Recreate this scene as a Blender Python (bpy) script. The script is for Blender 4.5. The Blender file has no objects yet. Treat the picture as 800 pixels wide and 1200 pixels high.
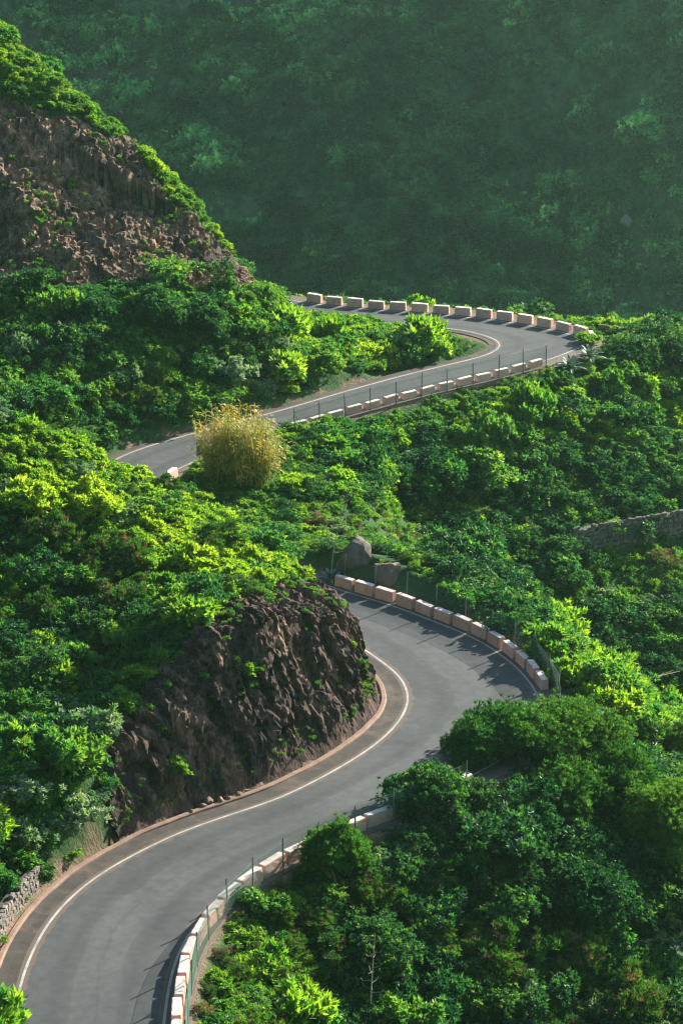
import bpy, math, random
import numpy as np
from mathutils import Vector, Euler, Matrix
S = bpy.context.scene
COL = S.collection
R = math.radians
rng = np.random.default_rng(7)
random.seed(7)

# ------------------------------------------------------------------ camera
H, PITCH, F = 72.0, R(19.8), 3400.0
cam = bpy.data.cameras.new('camera')
cam.sensor_fit = 'VERTICAL'; cam.sensor_height = 24.0; cam.lens = F / 1200 * 24.0
cam.clip_start = 1.0; cam.clip_end = 6000
cam_o = bpy.data.objects.new('camera', cam); COL.objects.link(cam_o)
cam_o.location = (0, 0, H); cam_o.rotation_euler = (math.pi / 2 - PITCH, 0, 0)
S.camera = cam_o

# ------------------------------------------------------------------ sky, sun, exposure
SUN_EL, SUN_AZ = R(24), R(44)
world = bpy.data.worlds.new('World'); S.world = world; world.use_nodes = True
wn = world.node_tree
sky = wn.nodes.new('ShaderNodeTexSky'); sky.sky_type = 'NISHITA'; sky.sun_disc = False
sky.sun_elevation = SUN_EL; sky.sun_rotation = SUN_AZ; sky.altitude = 400; sky.ozone_density = 1.2
wn.links.new(sky.outputs[0], wn.nodes['Background'].inputs[0])
wn.nodes['Background'].inputs[1].default_value = 0.085
sun = bpy.data.lights.new('sun', 'SUN'); sun.energy = 5.0; sun.angle = R(0.53); sun.color = (1.0, 0.93, 0.80)
sun_o = bpy.data.objects.new('sun', sun); COL.objects.link(sun_o)
sdir = Vector((math.sin(SUN_AZ) * math.cos(SUN_EL), math.cos(SUN_AZ) * math.cos(SUN_EL), math.sin(SUN_EL)))
sun_o.rotation_euler = sdir.to_track_quat('Z', 'Y').to_euler(); sun_o.location = sdir * 300
S.view_settings.view_transform = 'Standard'; S.view_settings.look = 'None'
S.view_settings.exposure = 1.64; S.view_settings.gamma = 1.0
S.render.engine = 'CYCLES'
cy = S.cycles
cy.max_bounces = 6; cy.diffuse_bounces = 3; cy.glossy_bounces = 2; cy.transmission_bounces = 4
cy.volume_bounces = 1; cy.transparent_max_bounces = 8
cy.use_denoising = True; cy.denoiser = 'OPENIMAGEDENOISE'; cy.denoising_input_passes = 'RGB_ALBEDO_NORMAL'; cy.denoising_prefilter = 'ACCURATE'; cy.filter_width = 1.2

HAZE = 0.00009
# ------------------------------------------------------------------ geometry of the view
cp, sp = math.cos(PITCH), math.sin(PITCH)
def W0(px, py, z=0.0):                      # ground point seen at a pixel of the 800x1200 photograph
    px = np.asarray(px, float); py = np.asarray(py, float)
    dx = (px - 400) / F; dy = (600 - py) / F
    ry = cp + dy * sp; rz = -sp + dy * cp
    t = (z - H) / rz
    return np.stack([dx * t, ry * t, np.broadcast_to(z, np.shape(t)) + 0 * t], -1)
def WY(px, py, Y):                          # point at depth Y on the ray of a pixel
    dx = (px - 400) / F; dy = (600 - py) / F
    ry = cp + dy * sp; rz = -sp + dy * cp
    t = Y / ry
    return (dx * t, Y, H + rz * t)
def PX(P):                                  # world -> photo pixels
    P = np.asarray(P, float)
    x, y, z = P[..., 0], P[..., 1], P[..., 2] - H
    d = y * cp - z * sp; u = y * sp + z * cp
    return 400 + F * x / d, 600 - F * u / d, d

# ------------------------------------------------------------------ noise
def _h(ix, iy, iz):
    n = (ix.astype(np.int64) * 374761393 + iy.astype(np.int64) * 668265263 + iz.astype(np.int64) * 2147483647) & 0xffffffff
    n = ((n ^ (n >> 13)) * 1274126177) & 0xffffffff
    n = (n ^ (n >> 16)) & 0xffffffff
    return n / 4294967295.0
def vnoise(x, y, z=0.0):
    x, y, z = np.broadcast_arrays(np.asarray(x, float), np.asarray(y, float), np.asarray(z, float))
    xi, yi, zi = np.floor(x), np.floor(y), np.floor(z)
    fx, fy, fz = x - xi, y - yi, z - zi
    fx = fx * fx * (3 - 2 * fx); fy = fy * fy * (3 - 2 * fy); fz = fz * fz * (3 - 2 * fz)
    r = 0
    for a in (0, 1):
        for b in (0, 1):
            for c in (0, 1):
                w = (fx if a else 1 - fx) * (fy if b else 1 - fy) * (fz if c else 1 - fz)
                r = r + w * _h(xi + a, yi + b, zi + c)
    return r * 2 - 1
def fbm(x, y, z=0.0, o=4, g=0.5):
    r = 0; a = 1
    for k in range(o):
        r = r + a * vnoise(x * 2 ** k + 17.3 * k, y * 2 ** k + 5.1 * k, z * 2 ** k + 3.7 * k); a *= g
    return r
def ridged(x, y, z=0.0, o=4, g=0.55):
    r = 0; a = 1; t = 0
    for k in range(o):
        r = r + a * (1 - 2 * np.abs(vnoise(x * 2 ** k + 11.3 * k, y * 2 ** k + 9.1 * k, z * 2 ** k + 1.7 * k))); t += a; a *= g
    return r / t

# ------------------------------------------------------------------ the road: left and right lane lines
PAIRS = [((-15, 1300), (180, 1310)), ((2, 1235), (188, 1250)), ((18, 1180), (193, 1190)), ((32, 1130), (203, 1135)), ((60, 1077), (222, 1094)), ((105, 1033), (255, 1056)),
         ((160, 1000), (300, 1022)), ((215, 974), (350, 995)), ((275, 953), (400, 973)), ((325, 936), (450, 953)),
         ((375, 912), (510, 930)), ((420, 886), (560, 905)), ((452, 862), (602, 880)), ((472, 838), (627, 853)),
         ((478, 815), (634, 828)), ((468, 793), (622, 802)), ((448, 776), (598, 776)), ((425, 760), (558, 749)),
         ((400, 745), (510, 729)), ((375, 733), (460, 710)), ((345, 722), (410, 695)), ((300, 702), (360, 678)),
         ((245, 680), (300, 655)), ((185, 655), (240, 628)), ((130, 622), (195, 603)), ((103, 590), (178, 585)),
         ((112, 558), (184, 568)), ((145, 533), (205, 551)), ((222, 509), (270, 524)), ((322, 483), (350, 498)),
         ((400, 460), (425, 477)), ((480, 438), (505, 456)), ((540, 424), (575, 440)), ((572, 415), (628, 426)),
         ((585, 406), (668, 412)), ((580, 398), (687, 401)), ((560, 391), (668, 392)), ((535, 386), (632, 384)),
         ((500, 383), (590, 377)), ((450, 380), (530, 370)), ((400, 378), (460, 365)), ((350, 377), (400, 360)),
         ((300, 371), (342, 352)), ((220, 352), (262, 335)), ((120, 325), (165, 308)), ((0, 300), (50, 280))]
def catmull(P, n=14):
    P = np.asarray(P, float); out = []
    for i in range(len(P) - 1):
        a, b, c, d = P[max(i - 1, 0)], P[i], P[i + 1], P[min(i + 2, len(P) - 1)]
        for k in range(n):
            t = k / n
            out.append(0.5 * (2 * b + (c - a) * t + (2 * a - 5 * b + 4 * c - d) * t * t + (3 * b - a - 3 * c + d) * t ** 3))
    out.append(P[-1]); return np.array(out)
def smooth(P, k):
    w = np.exp(-np.linspace(-2, 2, 2 * k + 1) ** 2 / 2); w /= w.sum()
    Q = np.concatenate([np.repeat(P[:1], k, 0), P, np.repeat(P[-1:], k, 0)])
    r = np.stack([np.convolve(Q[:, j], w, 'valid') for j in range(P.shape[1])], -1)
    r[:k] = P[:k]; r[-k:] = P[-k:]; return r
LR = np.array([list(W0(*a)[:2]) + list(W0(*b)[:2]) for a, b in PAIRS])
LR = smooth(catmull(LR), 9)
EL, ER = LR[:, :2], LR[:, 2:]
CE = (EL + ER) / 2; HW = np.linalg.norm(ER - EL, axis=1) / 2
def tangent(P):
    t = np.gradient(P, axis=0); return t / np.maximum(np.linalg.norm(t, axis=1, keepdims=True), 1e-9)
TC = tangent(CE)
def offset(side, off):                       # curve parallel to a lane line, outward
    E = EL if side == 'L' else ER
    t = tangent(E); n = np.stack([-t[:, 1], t[:, 0]], -1)
    if side == 'R': n = -n
    return E + n * np.asarray(off).reshape(-1, 1) if np.ndim(off) else E + n * off
def at_px(C, px, py):
    x, y, _ = PX(np.concatenate([C, np.zeros((len(C), 1))], 1)); return int(np.argmin((x - px) ** 2 + 6 * (y - py) ** 2))

def road_dist(X, Y):                         # signed distance beyond the lane line, side (+1 left), nearest station
    sh = X.shape; X = X.ravel(); Y = Y.ravel()
    d = np.empty(len(X)); side = np.empty(len(X)); idx = np.empty(len(X), int)
    C = CE.astype(np.float32)
    for s in range(0, len(X), 40000):
        x = X[s:s + 40000].astype(np.float32)[:, None] - C[None, :, 0]; y = Y[s:s + 40000].astype(np.float32)[:, None] - C[None, :, 1]
        q = np.sqrt(x * x + y * y) - HW[None].astype(np.float32)
        k = q.argmin(1); r = np.arange(len(k))
        d[s:s + 40000] = q[r, k]; idx[s:s + 40000] = k
        side[s:s + 40000] = np.sign(TC[k, 0] * y[r, k] - TC[k, 1] * x[r, k])
    return d.reshape(sh), side.reshape(sh), idx.reshape(sh)

# ------------------------------------------------------------------ natural ground: control points
CPT = []
def c(px, py, Y): CPT.append(WY(px, py, Y))
def w(x, y, z): CPT.append((x, y, z))
# hill nearest the camera (cut by the road)
for a in [(0, 472, 179), (60, 512, 180), (100, 538, 181), (150, 572, 182), (200, 578, 183), (260, 596, 183), (330, 630, 181), (380, 690, 178),
          (60, 610, 170), (130, 680, 165), (60, 780, 156), (0, 640, 168), (0, 780, 155), (200, 690, 164), (250, 690, 162), (310, 684, 165), (360, 680, 171), (405, 712, 172),
          (-120, 400, 180), (-120, 640, 164), (-260, 330, 176), (120, 800, 156), (170, 740, 157), (230, 735, 156)]: c(*a)
w(-8, 190, 1.0); w(-14, 193, 2.0); w(-19, 193, 4); w(-24, 198, 5); w(-30, 196, 9); w(-17, 136, 2); w(-24, 133, 3); w(-40, 150, 22)
# hill beyond
for a in [(0, 42, 246), (50, 94, 245), (100, 132, 244), (150, 172, 243), (200, 219, 242.5), (240, 260, 242), (275, 303, 241.5), (303, 345, 241),
          (0, 150, 237), (0, 340, 225), (100, 350, 226), (200, 362, 227), (270, 372, 229), (50, 240, 231.5), (150, 270, 233), (230, 300, 234.5),
          (340, 392, 238), (420, 397, 241), (500, 408, 241), (545, 415, 240), (60, 430, 218), (150, 440, 219), (250, 440, 222), (0, 420, 218), (-100, -60, 243), (-150, 330, 222)]: c(*a)
w(-30, 252, 12); w(-22, 251, 6); w(-14, 250, 2); w(-36, 210, 8); w(-44, 230, 34); w(-60, 235, 45); w(-35, 205, 7)
# ravine between the middle bend and the far road
w(2, 196, -1.2); w(6, 203, -5); w(12, 211, -15); w(20, 210, -22); w(30, 205, -28); w(40, 200, -34)
c(415, 640, 195)
for a in [(500, 530, 226), (570, 550, 228), (570, 650, 221.5), (660, 520, 233), (660, 620, 226), (760, 480, 238), (760, 600, 230), (760, 700, 222), (440, 540, 219), (470, 620, 208), (640, 720, 219)]: c(*a)
w(22, 247, 0); w(28, 248, -1); w(36, 250, -3); w(16, 247, 0)
# middle bend shoulder, lay-by and the slope below the near road
w(14.5, 167, 0); w(13, 163, -0.5); w(16, 173, -1.5); w(12.5, 190, -3.0); w(20, 185, -9); w(22, 168, -7); w(30, 172, -16); w(26, 158, -14)
w(6, 152, -2.5); w(10, 155, -4.5); w(14, 152, -9); w(3, 140, -6); w(10, 140, -12); w(20, 140, -18); w(30, 140, -22); w(-3, 128, -4); w(4, 126, -9); w(14, 125, -16); w(-6, 118, -4)
w(-14, 118, 0); w(-10, 110, -1); w(-24, 118, 3)
# toward the camera's own hill
w(0, 90, -4); w(0, 70, 10); w(0, 45, 34); w(0, 20, 56); w(0, 0, 69); w(0, -30, 78); w(40, 60, 8); w(40, 10, 50); w(-40, 60, 20); w(-40, 10, 60); w(30, 95, -18); w(-35, 95, 6)
# beyond the spur
w(0, 262, -4); w(20, 262, -7); w(35, 262, -10); w(-25, 262, -2); w(0, 285, -22); w(30, 285, -26); w(-30, 285, -20); w(0, 330, -55); w(60, 330, -60); w(-60, 330, -45)
w(80, 250, -30); w(80, 200, -50); w(80, 150, -45); w(80, 90, -20); w(-80, 250, 45); w(-80, 200, 40); w(-80, 150, 40); w(-80, 90, 35)
CPT = np.array(CPT)
def _phi(r2): return r2 * np.log(r2 + 1e-9) * 0.5
_n = len(CPT); _sc = 50.0
_p = CPT[:, :2] / _sc
_K = _phi(((_p[:, None] - _p[None]) ** 2).sum(-1)) + np.eye(_n) * 2e-4
_Pm = np.concatenate([np.ones((_n, 1)), _p], 1)
_A = np.block([[_K, _Pm], [_Pm.T, np.zeros((3, 3))]])
_cf = np.linalg.solve(_A, np.concatenate([CPT[:, 2], np.zeros(3)]))
def natural(X, Y):
    sh = X.shape; q = np.stack([X.ravel(), Y.ravel()], -1) / _sc; out = np.empty(len(q))
    for s in range(0, len(q), 60000):
        a = q[s:s + 60000]
        out[s:s + 60000] = _phi(((a[:, None] - _p[None]) ** 2).sum(-1)) @ _cf[:_n] + _cf[_n] + a @ _cf[_n + 1:]
    return out.reshape(sh)

I_CL0 = at_px(EL, 110, 1030); I_CL1 = at_px(EL, 340, 720)   # stations of the bare rock cutting (left side)
I_BK = at_px(EL, 350, 377)
def sstep(a, b, x):
    t = np.clip((x - a) / (b - a), 0, 1); return t * t * (3 - 2 * t)
def far_ground(X, Y):
    u = Y + 0.16 * X + 26 * fbm(X / 170.0, Y / 400.0, 3.1, 3) - 34 * ridged(X / 95.0 + 0.3 * Y / 95, Y / 330.0, 1.2, 3)
    z = -128 + np.maximum(u - 585, 0) * 0.80
    z = np.minimum(z, 150 + 12 * fbm(X / 140, Y / 140, 5, 3))
    z = z + 7 * fbm(X / 30.0, Y / 44.0, 9, 4) + 6 * ridged(X / 26.0 + Y / 60.0, Y / 70.0, 4.4, 3)
    val = -128 + np.maximum(0, np.abs(X) - 160) * 0.2
    return np.maximum(z, val + 3 * fbm(X / 40, Y / 40, 2, 3))
def ground(X, Y, full=False):
    X = np.asarray(X, float); Y = np.asarray(Y, float)
    Xc = np.clip(X, -80, 80); Yc = np.clip(Y, -40, 330)
    N = natural(Xc, Yc)
    t = sstep(265, 480, Y)
    far = far_ground(X, Y)
    near_t = sstep(90, 260, np.abs(X)) * (1 - sstep(200, 330, Y))
    N = N * (1 - near_t) + near_t * (N * 0.8 + 8 * fbm(X / 60, Y / 60, 4, 3))
    # slope falling from the spur down into the deep valley
    fall = np.minimum(N, N - np.maximum(0, Y - 300) * 0.32)
    N = fall * (1 - t) + far * t
    amp = 1 - sstep(3, 0.5, np.zeros_like(X))
    N = N + 0.35 * fbm(X / 5.0, Y / 5.0, 0.3, 3) + 0.5 * fbm(X / 14.0, Y / 14.0, 8.3, 2)
    d, side, idx = road_dist(np.clip(X, -60, 60), np.clip(Y, 60, 300))
    d = d + np.hypot(X - np.clip(X, -60, 60), Y - np.clip(Y, 60, 300))
    rockcut = (side > 0) * sstep(I_CL0 - 6, I_CL0 + 10, idx) * (1 - sstep(I_CL1 - 5, I_CL1 + 40, idx))
    wig = 0.5 * fbm(X / 2.5, Y / 2.5, 1.7, 3)
    dv = np.where(side > 0, 1.62 - .8 * sstep(I_CL1 - 10, I_CL1 + 20, idx), 1.35)
    dd = np.maximum(0, d - dv)
    slope_up = np.where(side > 0, 0.85 + 1.75 * rockcut + 2.2 * sstep(I_BK, I_BK + 20, idx), 0.75)
    dw = np.maximum(0, dd + wig * sstep(0.0, 1.5, dd) * 0.8)
    up = slope_up * dw
    dn = -(0.72) * dd
    z = np.clip(N, dn, up)
    z = np.where(d < dv, -0.05, z)
    z = np.maximum(z, -0.05) * (N > -0.05) + z * (N <= -0.05)
    pf = 1 - sstep(1.0, 1.6, np.hypot((X - 14.4) / 2.1, (Y - 167.3) / 3.2))
    z = np.where(d > dv, z * (1 - pf) - .05 * pf, z)
    if full:
        return z, d, side, idx, rockcut, N
    return z

# ------------------------------------------------------------------ materials
def mat(name):
    m = bpy.data.materials.new(name); m.use_nodes = True; nt = m.node_tree; nt.nodes.clear()
    out = nt.nodes.new('ShaderNodeOutputMaterial')
    class N:
        t = nt
        def n(self, ty, **kw):
            nd = nt.nodes.new(ty)
            for k, v in kw.items(): setattr(nd, k, v)
            return nd
        def l(self, a, b): nt.links.new(a, b)
        def noise(self, scale, detail=4, rough=0.55, vec=None, dist=0):
            nd = nt.nodes.new('ShaderNodeTexNoise'); nd.inputs['Scale'].default_value = scale
            nd.inputs['Detail'].default_value = detail; nd.inputs['Roughness'].default_value = rough; nd.inputs['Distortion'].default_value = dist
            if vec is not None: nt.links.new(vec, nd.inputs['Vector'])
            return nd.outputs['Fac']
        def ramp(self, fac, stops, interp='LINEAR'):
            nd = nt.nodes.new('ShaderNodeValToRGB'); cr = nd.color_ramp; cr.interpolation = interp
            while len(cr.elements) > 1: cr.elements.remove(cr.elements[-1])
            cr.elements[0].position = stops[0][0]; cr.elements[0].color = (*stops[0][1], 1)
            for p, col in stops[1:]:
                e = cr.elements.new(p); e.color = (*col, 1)
            nt.links.new(fac, nd.inputs[0]); return nd.outputs[0]
        def mix(self, fac, a, b, mode='MIX'):
            nd = nt.nodes.new('ShaderNodeMix'); nd.data_type = 'RGBA'; nd.blend_type = mode
            for s, v in ((nd.inputs[0], fac), (nd.inputs[6], a), (nd.inputs[7], b)):
                if hasattr(v, 'links') or isinstance(v, bpy.types.NodeSocket): nt.links.new(v, s)
                elif isinstance(v, tuple): s.default_value = (*v, 1)
                else: s.default_value = v
            return nd.outputs[2]
        def math(self, op, a, b=0.0):
            nd = nt.nodes.new('ShaderNodeMath'); nd.operation = op
            for s, v in ((nd.inputs[0], a), (nd.inputs[1], b)):
                if isinstance(v, bpy.types.NodeSocket): nt.links.new(v, s)
                else: s.default_value = v
            return nd.outputs[0]
        def attr(self, name):
            nd = nt.nodes.new('ShaderNodeAttribute'); nd.attribute_name = name; return nd.outputs['Fac']
        def pos(self): return nt.nodes.new('ShaderNodeNewGeometry').outputs['Position']
        def bump(self, h, strength=0.5, dist=0.1):
            nd = nt.nodes.new('ShaderNodeBump'); nd.inputs['Strength'].default_value = strength; nd.inputs['Distance'].default_value = dist
            nt.links.new(h, nd.inputs['Height']); return nd.outputs[0]
        def bsdf(self, col, rough=0.85, spec=0.25, normal=None):
            nd = nt.nodes.new('ShaderNodeBsdfPrincipled')
            if isinstance(col, tuple): nd.inputs['Base Color'].default_value = (*col, 1)
            else: nt.links.new(col, nd.inputs['Base Color'])
            if isinstance(rough, bpy.types.NodeSocket): nt.links.new(rough, nd.inputs['Roughness'])
            else: nd.inputs['Roughness'].default_value = rough
            nd.inputs['Specular IOR Level'].default_value = spec
            if normal is not None: nt.links.new(normal, nd.inputs['Normal'])
            return nd.outputs[0]
        def done(self, sh): nt.links.new(sh, out.inputs['Surface']); return m
    return N()

def leaf_mat(name, dark, mid, lite, odd=None, odd_amt=0.0, trans=0.42, tcol=(1.5, 1.5, 0.5), spec=0.35, rough=0.5, big=False):
    k = mat(name)
    inst = k.n('ShaderNodeObjectInfo').outputs['Random']
    tone = k.attr('tone')
    f = k.math('ADD', k.math('MULTIPLY', tone, 0.62), k.math('MULTIPLY', inst, 0.38))
    colr = k.ramp(f, [(0.08, dark), (0.5, mid), (0.92, lite)])
    if odd:
        spot = k.noise(0.55, 2, 0.5, k.pos())
        m2 = k.math('MULTIPLY', k.math('GREATER_THAN', k.math('ADD', tone, k.math('MULTIPLY', spot, 0.6)), 1.35 - odd_amt), 0.8)
        colr = k.mix(m2, colr, odd)
    q3 = k.noise(.16, 3, .6, k.pos(), .5)      # gentle drift of hue from patch to patch
    colr = k.mix(1.0, colr, k.ramp(q3, [(.35, (.80, .88, 1.0)), (.65, (1.22, 1.10, .95))]), 'MULTIPLY')
    if big:                                   # relief shading put into the colour as diagonal bands, over patches of scrub
        mp_ = k.n('ShaderNodeMapping'); k.l(k.pos(), mp_.inputs[0]); mp_.inputs['Rotation'].default_value = (0, .62, 0); mp_.inputs['Scale'].default_value = (.8, 1, 2.0)
        q1 = k.noise(.022, 5, .6, mp_.outputs[0], 1.0); q2 = k.noise(.10, 4, .6, k.pos(), .6)
        colr = k.mix(1.0, colr, k.ramp(q1, [(.42, (.22, .36, .36)), (.5, (.85, .9, .8)), (.57, (3.0, 2.1, 1.9))]), 'MULTIPLY')
        colr = k.mix(1.0, colr, k.ramp(q2, [(.42, (.30, .36, .36)), (.58, (2.0, 1.8, 1.55))]), 'MULTIPLY')
    a = k.bsdf(colr, rough, spec)
    t = k.n('ShaderNodeBsdfTranslucent')
    k.l(k.mix(1.0, colr, tcol, 'MULTIPLY'), t.inputs['Color'])
    mx = k.n('ShaderNodeMixShader'); mx.inputs[0].default_value = trans
    k.l(a, mx.inputs[1]); k.l(t.outputs[0], mx.inputs[2])
    return k.done(mx.outputs[0])
M = {}
M['leaf_bright'] = leaf_mat('leaf_bright', (.03, .13, .035), (.13, .28, .035), (.31, .43, .05), (.40, .36, .06), 0.02, trans=.5, tcol=(1.35, 1.45, .5))
M['leaf_yellow'] = leaf_mat('leaf_yellow', (.08, .20, .03), (.20, .34, .04), (.35, .43, .06), (.40, .28, .10), 0.03, trans=.5, tcol=(1.3, 1.4, .5))
M['leaf_mid'] = leaf_mat('leaf_mid', (.014, .10, .045), (.06, .20, .055), (.19, .32, .06), (.24, .26, .08), 0.0, trans=.48, tcol=(1.3, 1.4, .55))
M['leaf_dark'] = leaf_mat('leaf_dark', (.006, .05, .034), (.018, .09, .048), (.075, .175, .06), (.14, .2, .06), -0.05, trans=.42)  # blue-green darks put the teal of shadow into the leaf
M['leaf_heath'] = leaf_mat('leaf_heath', (.015, .075, .02), (.055, .155, .03), (.17, .27, .04), (.14, .14, .05), 0, trans=.36, tcol=(1.2, 1.4, .5))
M['leaf_lime'] = leaf_mat('leaf_lime', (.07, .19, .03), (.19, .33, .04), (.36, .46, .06), (.38, .30, .10), .02, trans=.52, tcol=(1.4, 1.5, .5))  # raised leaf colour, stands in for sunlight on the near hilltop
M['leaf_pale'] = leaf_mat('leaf_pale', (.08, .18, .11), (.22, .32, .20), (.48, .54, .38), None, 0, trans=.32, tcol=(1.2, 1.3, .7))
M['leaf_brown'] = leaf_mat('leaf_brown', (.08, .07, .04), (.17, .13, .07), (.30, .20, .13), (.28, .18, .12), .03, trans=.3, tcol=(1.2, 1.1, .8))
M['leaf_cane'] = leaf_mat('leaf_cane', (.16, .22, .03), (.44, .40, .07), (.66, .52, .14), None, 0, trans=.4, tcol=(1.2, 1.1, .6))
M['leaf_agave'] = leaf_mat('leaf_agave', (.06, .13, .10), (.11, .19, .15), (.17, .26, .21), None, 0, trans=.08, spec=.5)
M['leaf_far'] = leaf_mat('leaf_far', (.006, .055, .028), (.035, .17, .07), (.13, .32, .13), (.22, .20, .16), 0.0, trans=.2, big=True)
def bark(name, a, b):
    k = mat(name); p = k.pos(); n_ = k.noise(9, 5, .6, p)
    return k.done(k.bsdf(k.ramp(n_, [(.3, a), (.7, b)]), .9, .2, k.bump(n_, .6, .05)))
M['bark'] = bark('bark', (.07, .05, .035), (.20, .16, .12))
M['bark_pale'] = bark('bark_pale', (.22, .18, .14), (.42, .36, .30))

def ground_mat():
    k = mat('ground'); p = k.pos()
    rock = k.attr('rock'); dirt = k.attr('dirt')
    mp = k.n('ShaderNodeMapping'); k.l(p, mp.inputs[0]); mp.inputs['Scale'].default_value = (1, 1, .45)
    n1 = k.noise(1.1, 6, .6, mp.outputs[0], .6); n2 = k.noise(6, 6, .65, mp.outputs[0]); n3 = k.noise(.25, 3, .5, p)
    rc = k.ramp(n1, [(.28, (.026, .023, .021)), (.42, (.062, .046, .039)), (.54, (.105, .074, .060)), (.66, (.175, .12, .095)), (.85, (.30, .23, .19))])
    rc2 = k.ramp(n2, [(.3, (.40, .40, .42)), (.55, (.95, .93, .92)), (.75, (1.4, 1.3, 1.2))])
    rc = k.mix(1.0, rc, rc2, 'MULTIPLY')
    stv = k.attr('lit_streak'); warm = k.attr('warm')
    rc = k.mix(1.0, rc, k.ramp(stv, [(0.0, (.5, .5, .54)), (.5, (.8, .8, .84)), (.8, (1.35, 1.25, 1.2)), (1, (2.0, 1.75, 1.6))]), 'MULTIPLY')  # ridges paler, grooves darker: lit relief put into the rock colour
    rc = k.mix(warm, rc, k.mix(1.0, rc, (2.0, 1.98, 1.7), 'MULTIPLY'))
    grey = k.ramp(n3, [(.45, (0, 0, 0)), (.65, (.75, .75, .75))])
    rc = k.mix(grey, rc, k.mix(1.0, rc, (.88, .9, .9), 'MULTIPLY'))
    gc = k.ramp(n2, [(.3, (.012, .04, .014)), (.5, (.03, .085, .02)), (.66, (.045, .10, .03)), (.8, (.09, .085, .05))])
    dc = k.ramp(n2, [(.3, (.10, .065, .045)), (.6, (.24, .16, .11)), (.8, (.36, .26, .19))])
    colr = k.mix(rock, gc, rc); colr = k.mix(dirt, colr, dc)
    h = k.math('ADD', k.math('MULTIPLY', n1, 1.2), n2)
    return k.done(k.bsdf(colr, .93, .15, k.bump(h, .9, .22)))
M['ground'] = ground_mat()

def far_mat():
    k = mat('far_slope'); p = k.pos()
    mp_ = k.n('ShaderNodeMapping'); k.l(p, mp_.inputs[0]); mp_.inputs['Rotation'].default_value = (0, .62, 0); mp_.inputs['Scale'].default_value = (.8, 1, 2.0)
    n1 = k.noise(.022, 6, .65, mp_.outputs[0], 1.2); n2 = k.noise(.45, 6, .72, p); n3 = k.noise(.11, 5, .65, p, .8)
    a = k.ramp(n2, [(.3, (.008, .04, .022)), (.5, (.03, .11, .05)), (.7, (.10, .20, .08))])
    a = k.mix(1.0, a, k.ramp(n3, [(.35, (.35, .45, .5)), (.65, (1.7, 1.6, 1.4))]), 'MULTIPLY')
    b = k.ramp(n2, [(.3, (.06, .05, .04)), (.6, (.16, .13, .10)), (.8, (.30, .25, .22))])
    m = k.ramp(n1, [(.5, (0, 0, 0)), (.66, (.85, .85, .85))])
    return k.done(k.bsdf(k.mix(m, a, b), .95, .1, k.bump(k.math('ADD', n2, k.math('MULTIPLY', n3, 2.0)), 1, 3)))
M['far'] = far_mat()

def asphalt_mat():
    k = mat('asphalt'); p = k.pos()
    fine = k.noise(38, 3, .7, p); med = k.noise(1.6, 5, .6, p); big = k.noise(.16, 3, .5, p, .8)
    u = k.attr('across')                     # -1..1 across the lane pair
    tr = k.math('ABSOLUTE', k.math('SUBTRACT', k.math('ABSOLUTE', u), .48))
    track = k.ramp(tr, [(0.0, (.84, .84, .85)), (.20, (1.09, 1.09, 1.08))])
    edge = k.ramp(k.math('ADD', k.math('ABSOLUTE', u), k.math('MULTIPLY', med, .16)), [(.99, (0, 0, 0)), (1.12, (.85, .85, .85))])
    base = k.ramp(fine, [(.25, (.032, .036, .039)), (.5, (.054, .059, .062)), (.75, (.090, .095, .095))])
    base = k.mix(1.0, base, k.ramp(med, [(.3, (.78, .79, .80)), (.7, (1.16, 1.15, 1.13))]), 'MULTIPLY')
    base = k.mix(1.0, base, k.ramp(big, [(.35, (.82, .83, .85)), (.65, (1.14, 1.13, 1.1))]), 'MULTIPLY')
    base = k.mix(1.0, base, track, 'MULTIPLY')
    # long repair seams: a slightly paler band with a dark edge, wandering along the lane
    seam = k.math('ABSOLUTE', k.math('SUBTRACT', k.math('ADD', u, k.math('MULTIPLY', big, .5)), .28))
    base = k.mix(1.0, base, k.ramp(seam, [(0.0, (.95, .95, .95)), (.03, (1.12, 1.11, 1.10)), (.30, (1.12, 1.11, 1.10)), (.32, (.96, .96, .96))]), 'MULTIPLY')
    oil = k.noise(1.3, 3, .7, p, 2.0)
    base = k.mix(1.0, base, k.ramp(oil, [(.66, (1, 1, 1)), (.74, (.72, .72, .73))]), 'MULTIPLY')
    gr = k.noise(14, 2, .8, p)
    base = k.mix(1.0, base, k.ramp(gr, [(.35, (.88,) * 3), (.65, (1.12,) * 3)]), 'MULTIPLY')
    base = k.mix(edge, base, (.12, .088, .065))
    return k.done(k.bsdf(base, k.ramp(fine, [(.3, (.72,) * 3), (.7, (.92,) * 3)]), .3, k.bump(fine, .35, .02)))
M['asphalt'] = asphalt_mat()
def line_mat():
    k = mat('road_paint'); p = k.pos()
    n_ = k.noise(7, 5, .7, p); n2 = k.noise(.7, 3, .6, p)
    wear = k.ramp(k.math('ADD', k.math('MULTIPLY', n_, .6), k.math('MULTIPLY', n2, .4)), [(.36, (.95, .95, .95)), (.60, (.25,) * 3)])
    return k.done(k.bsdf(k.mix(wear, (.10, .10, .10), (.50, .49, .46)), .7, .3))
M['line'] = line_mat()
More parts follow.
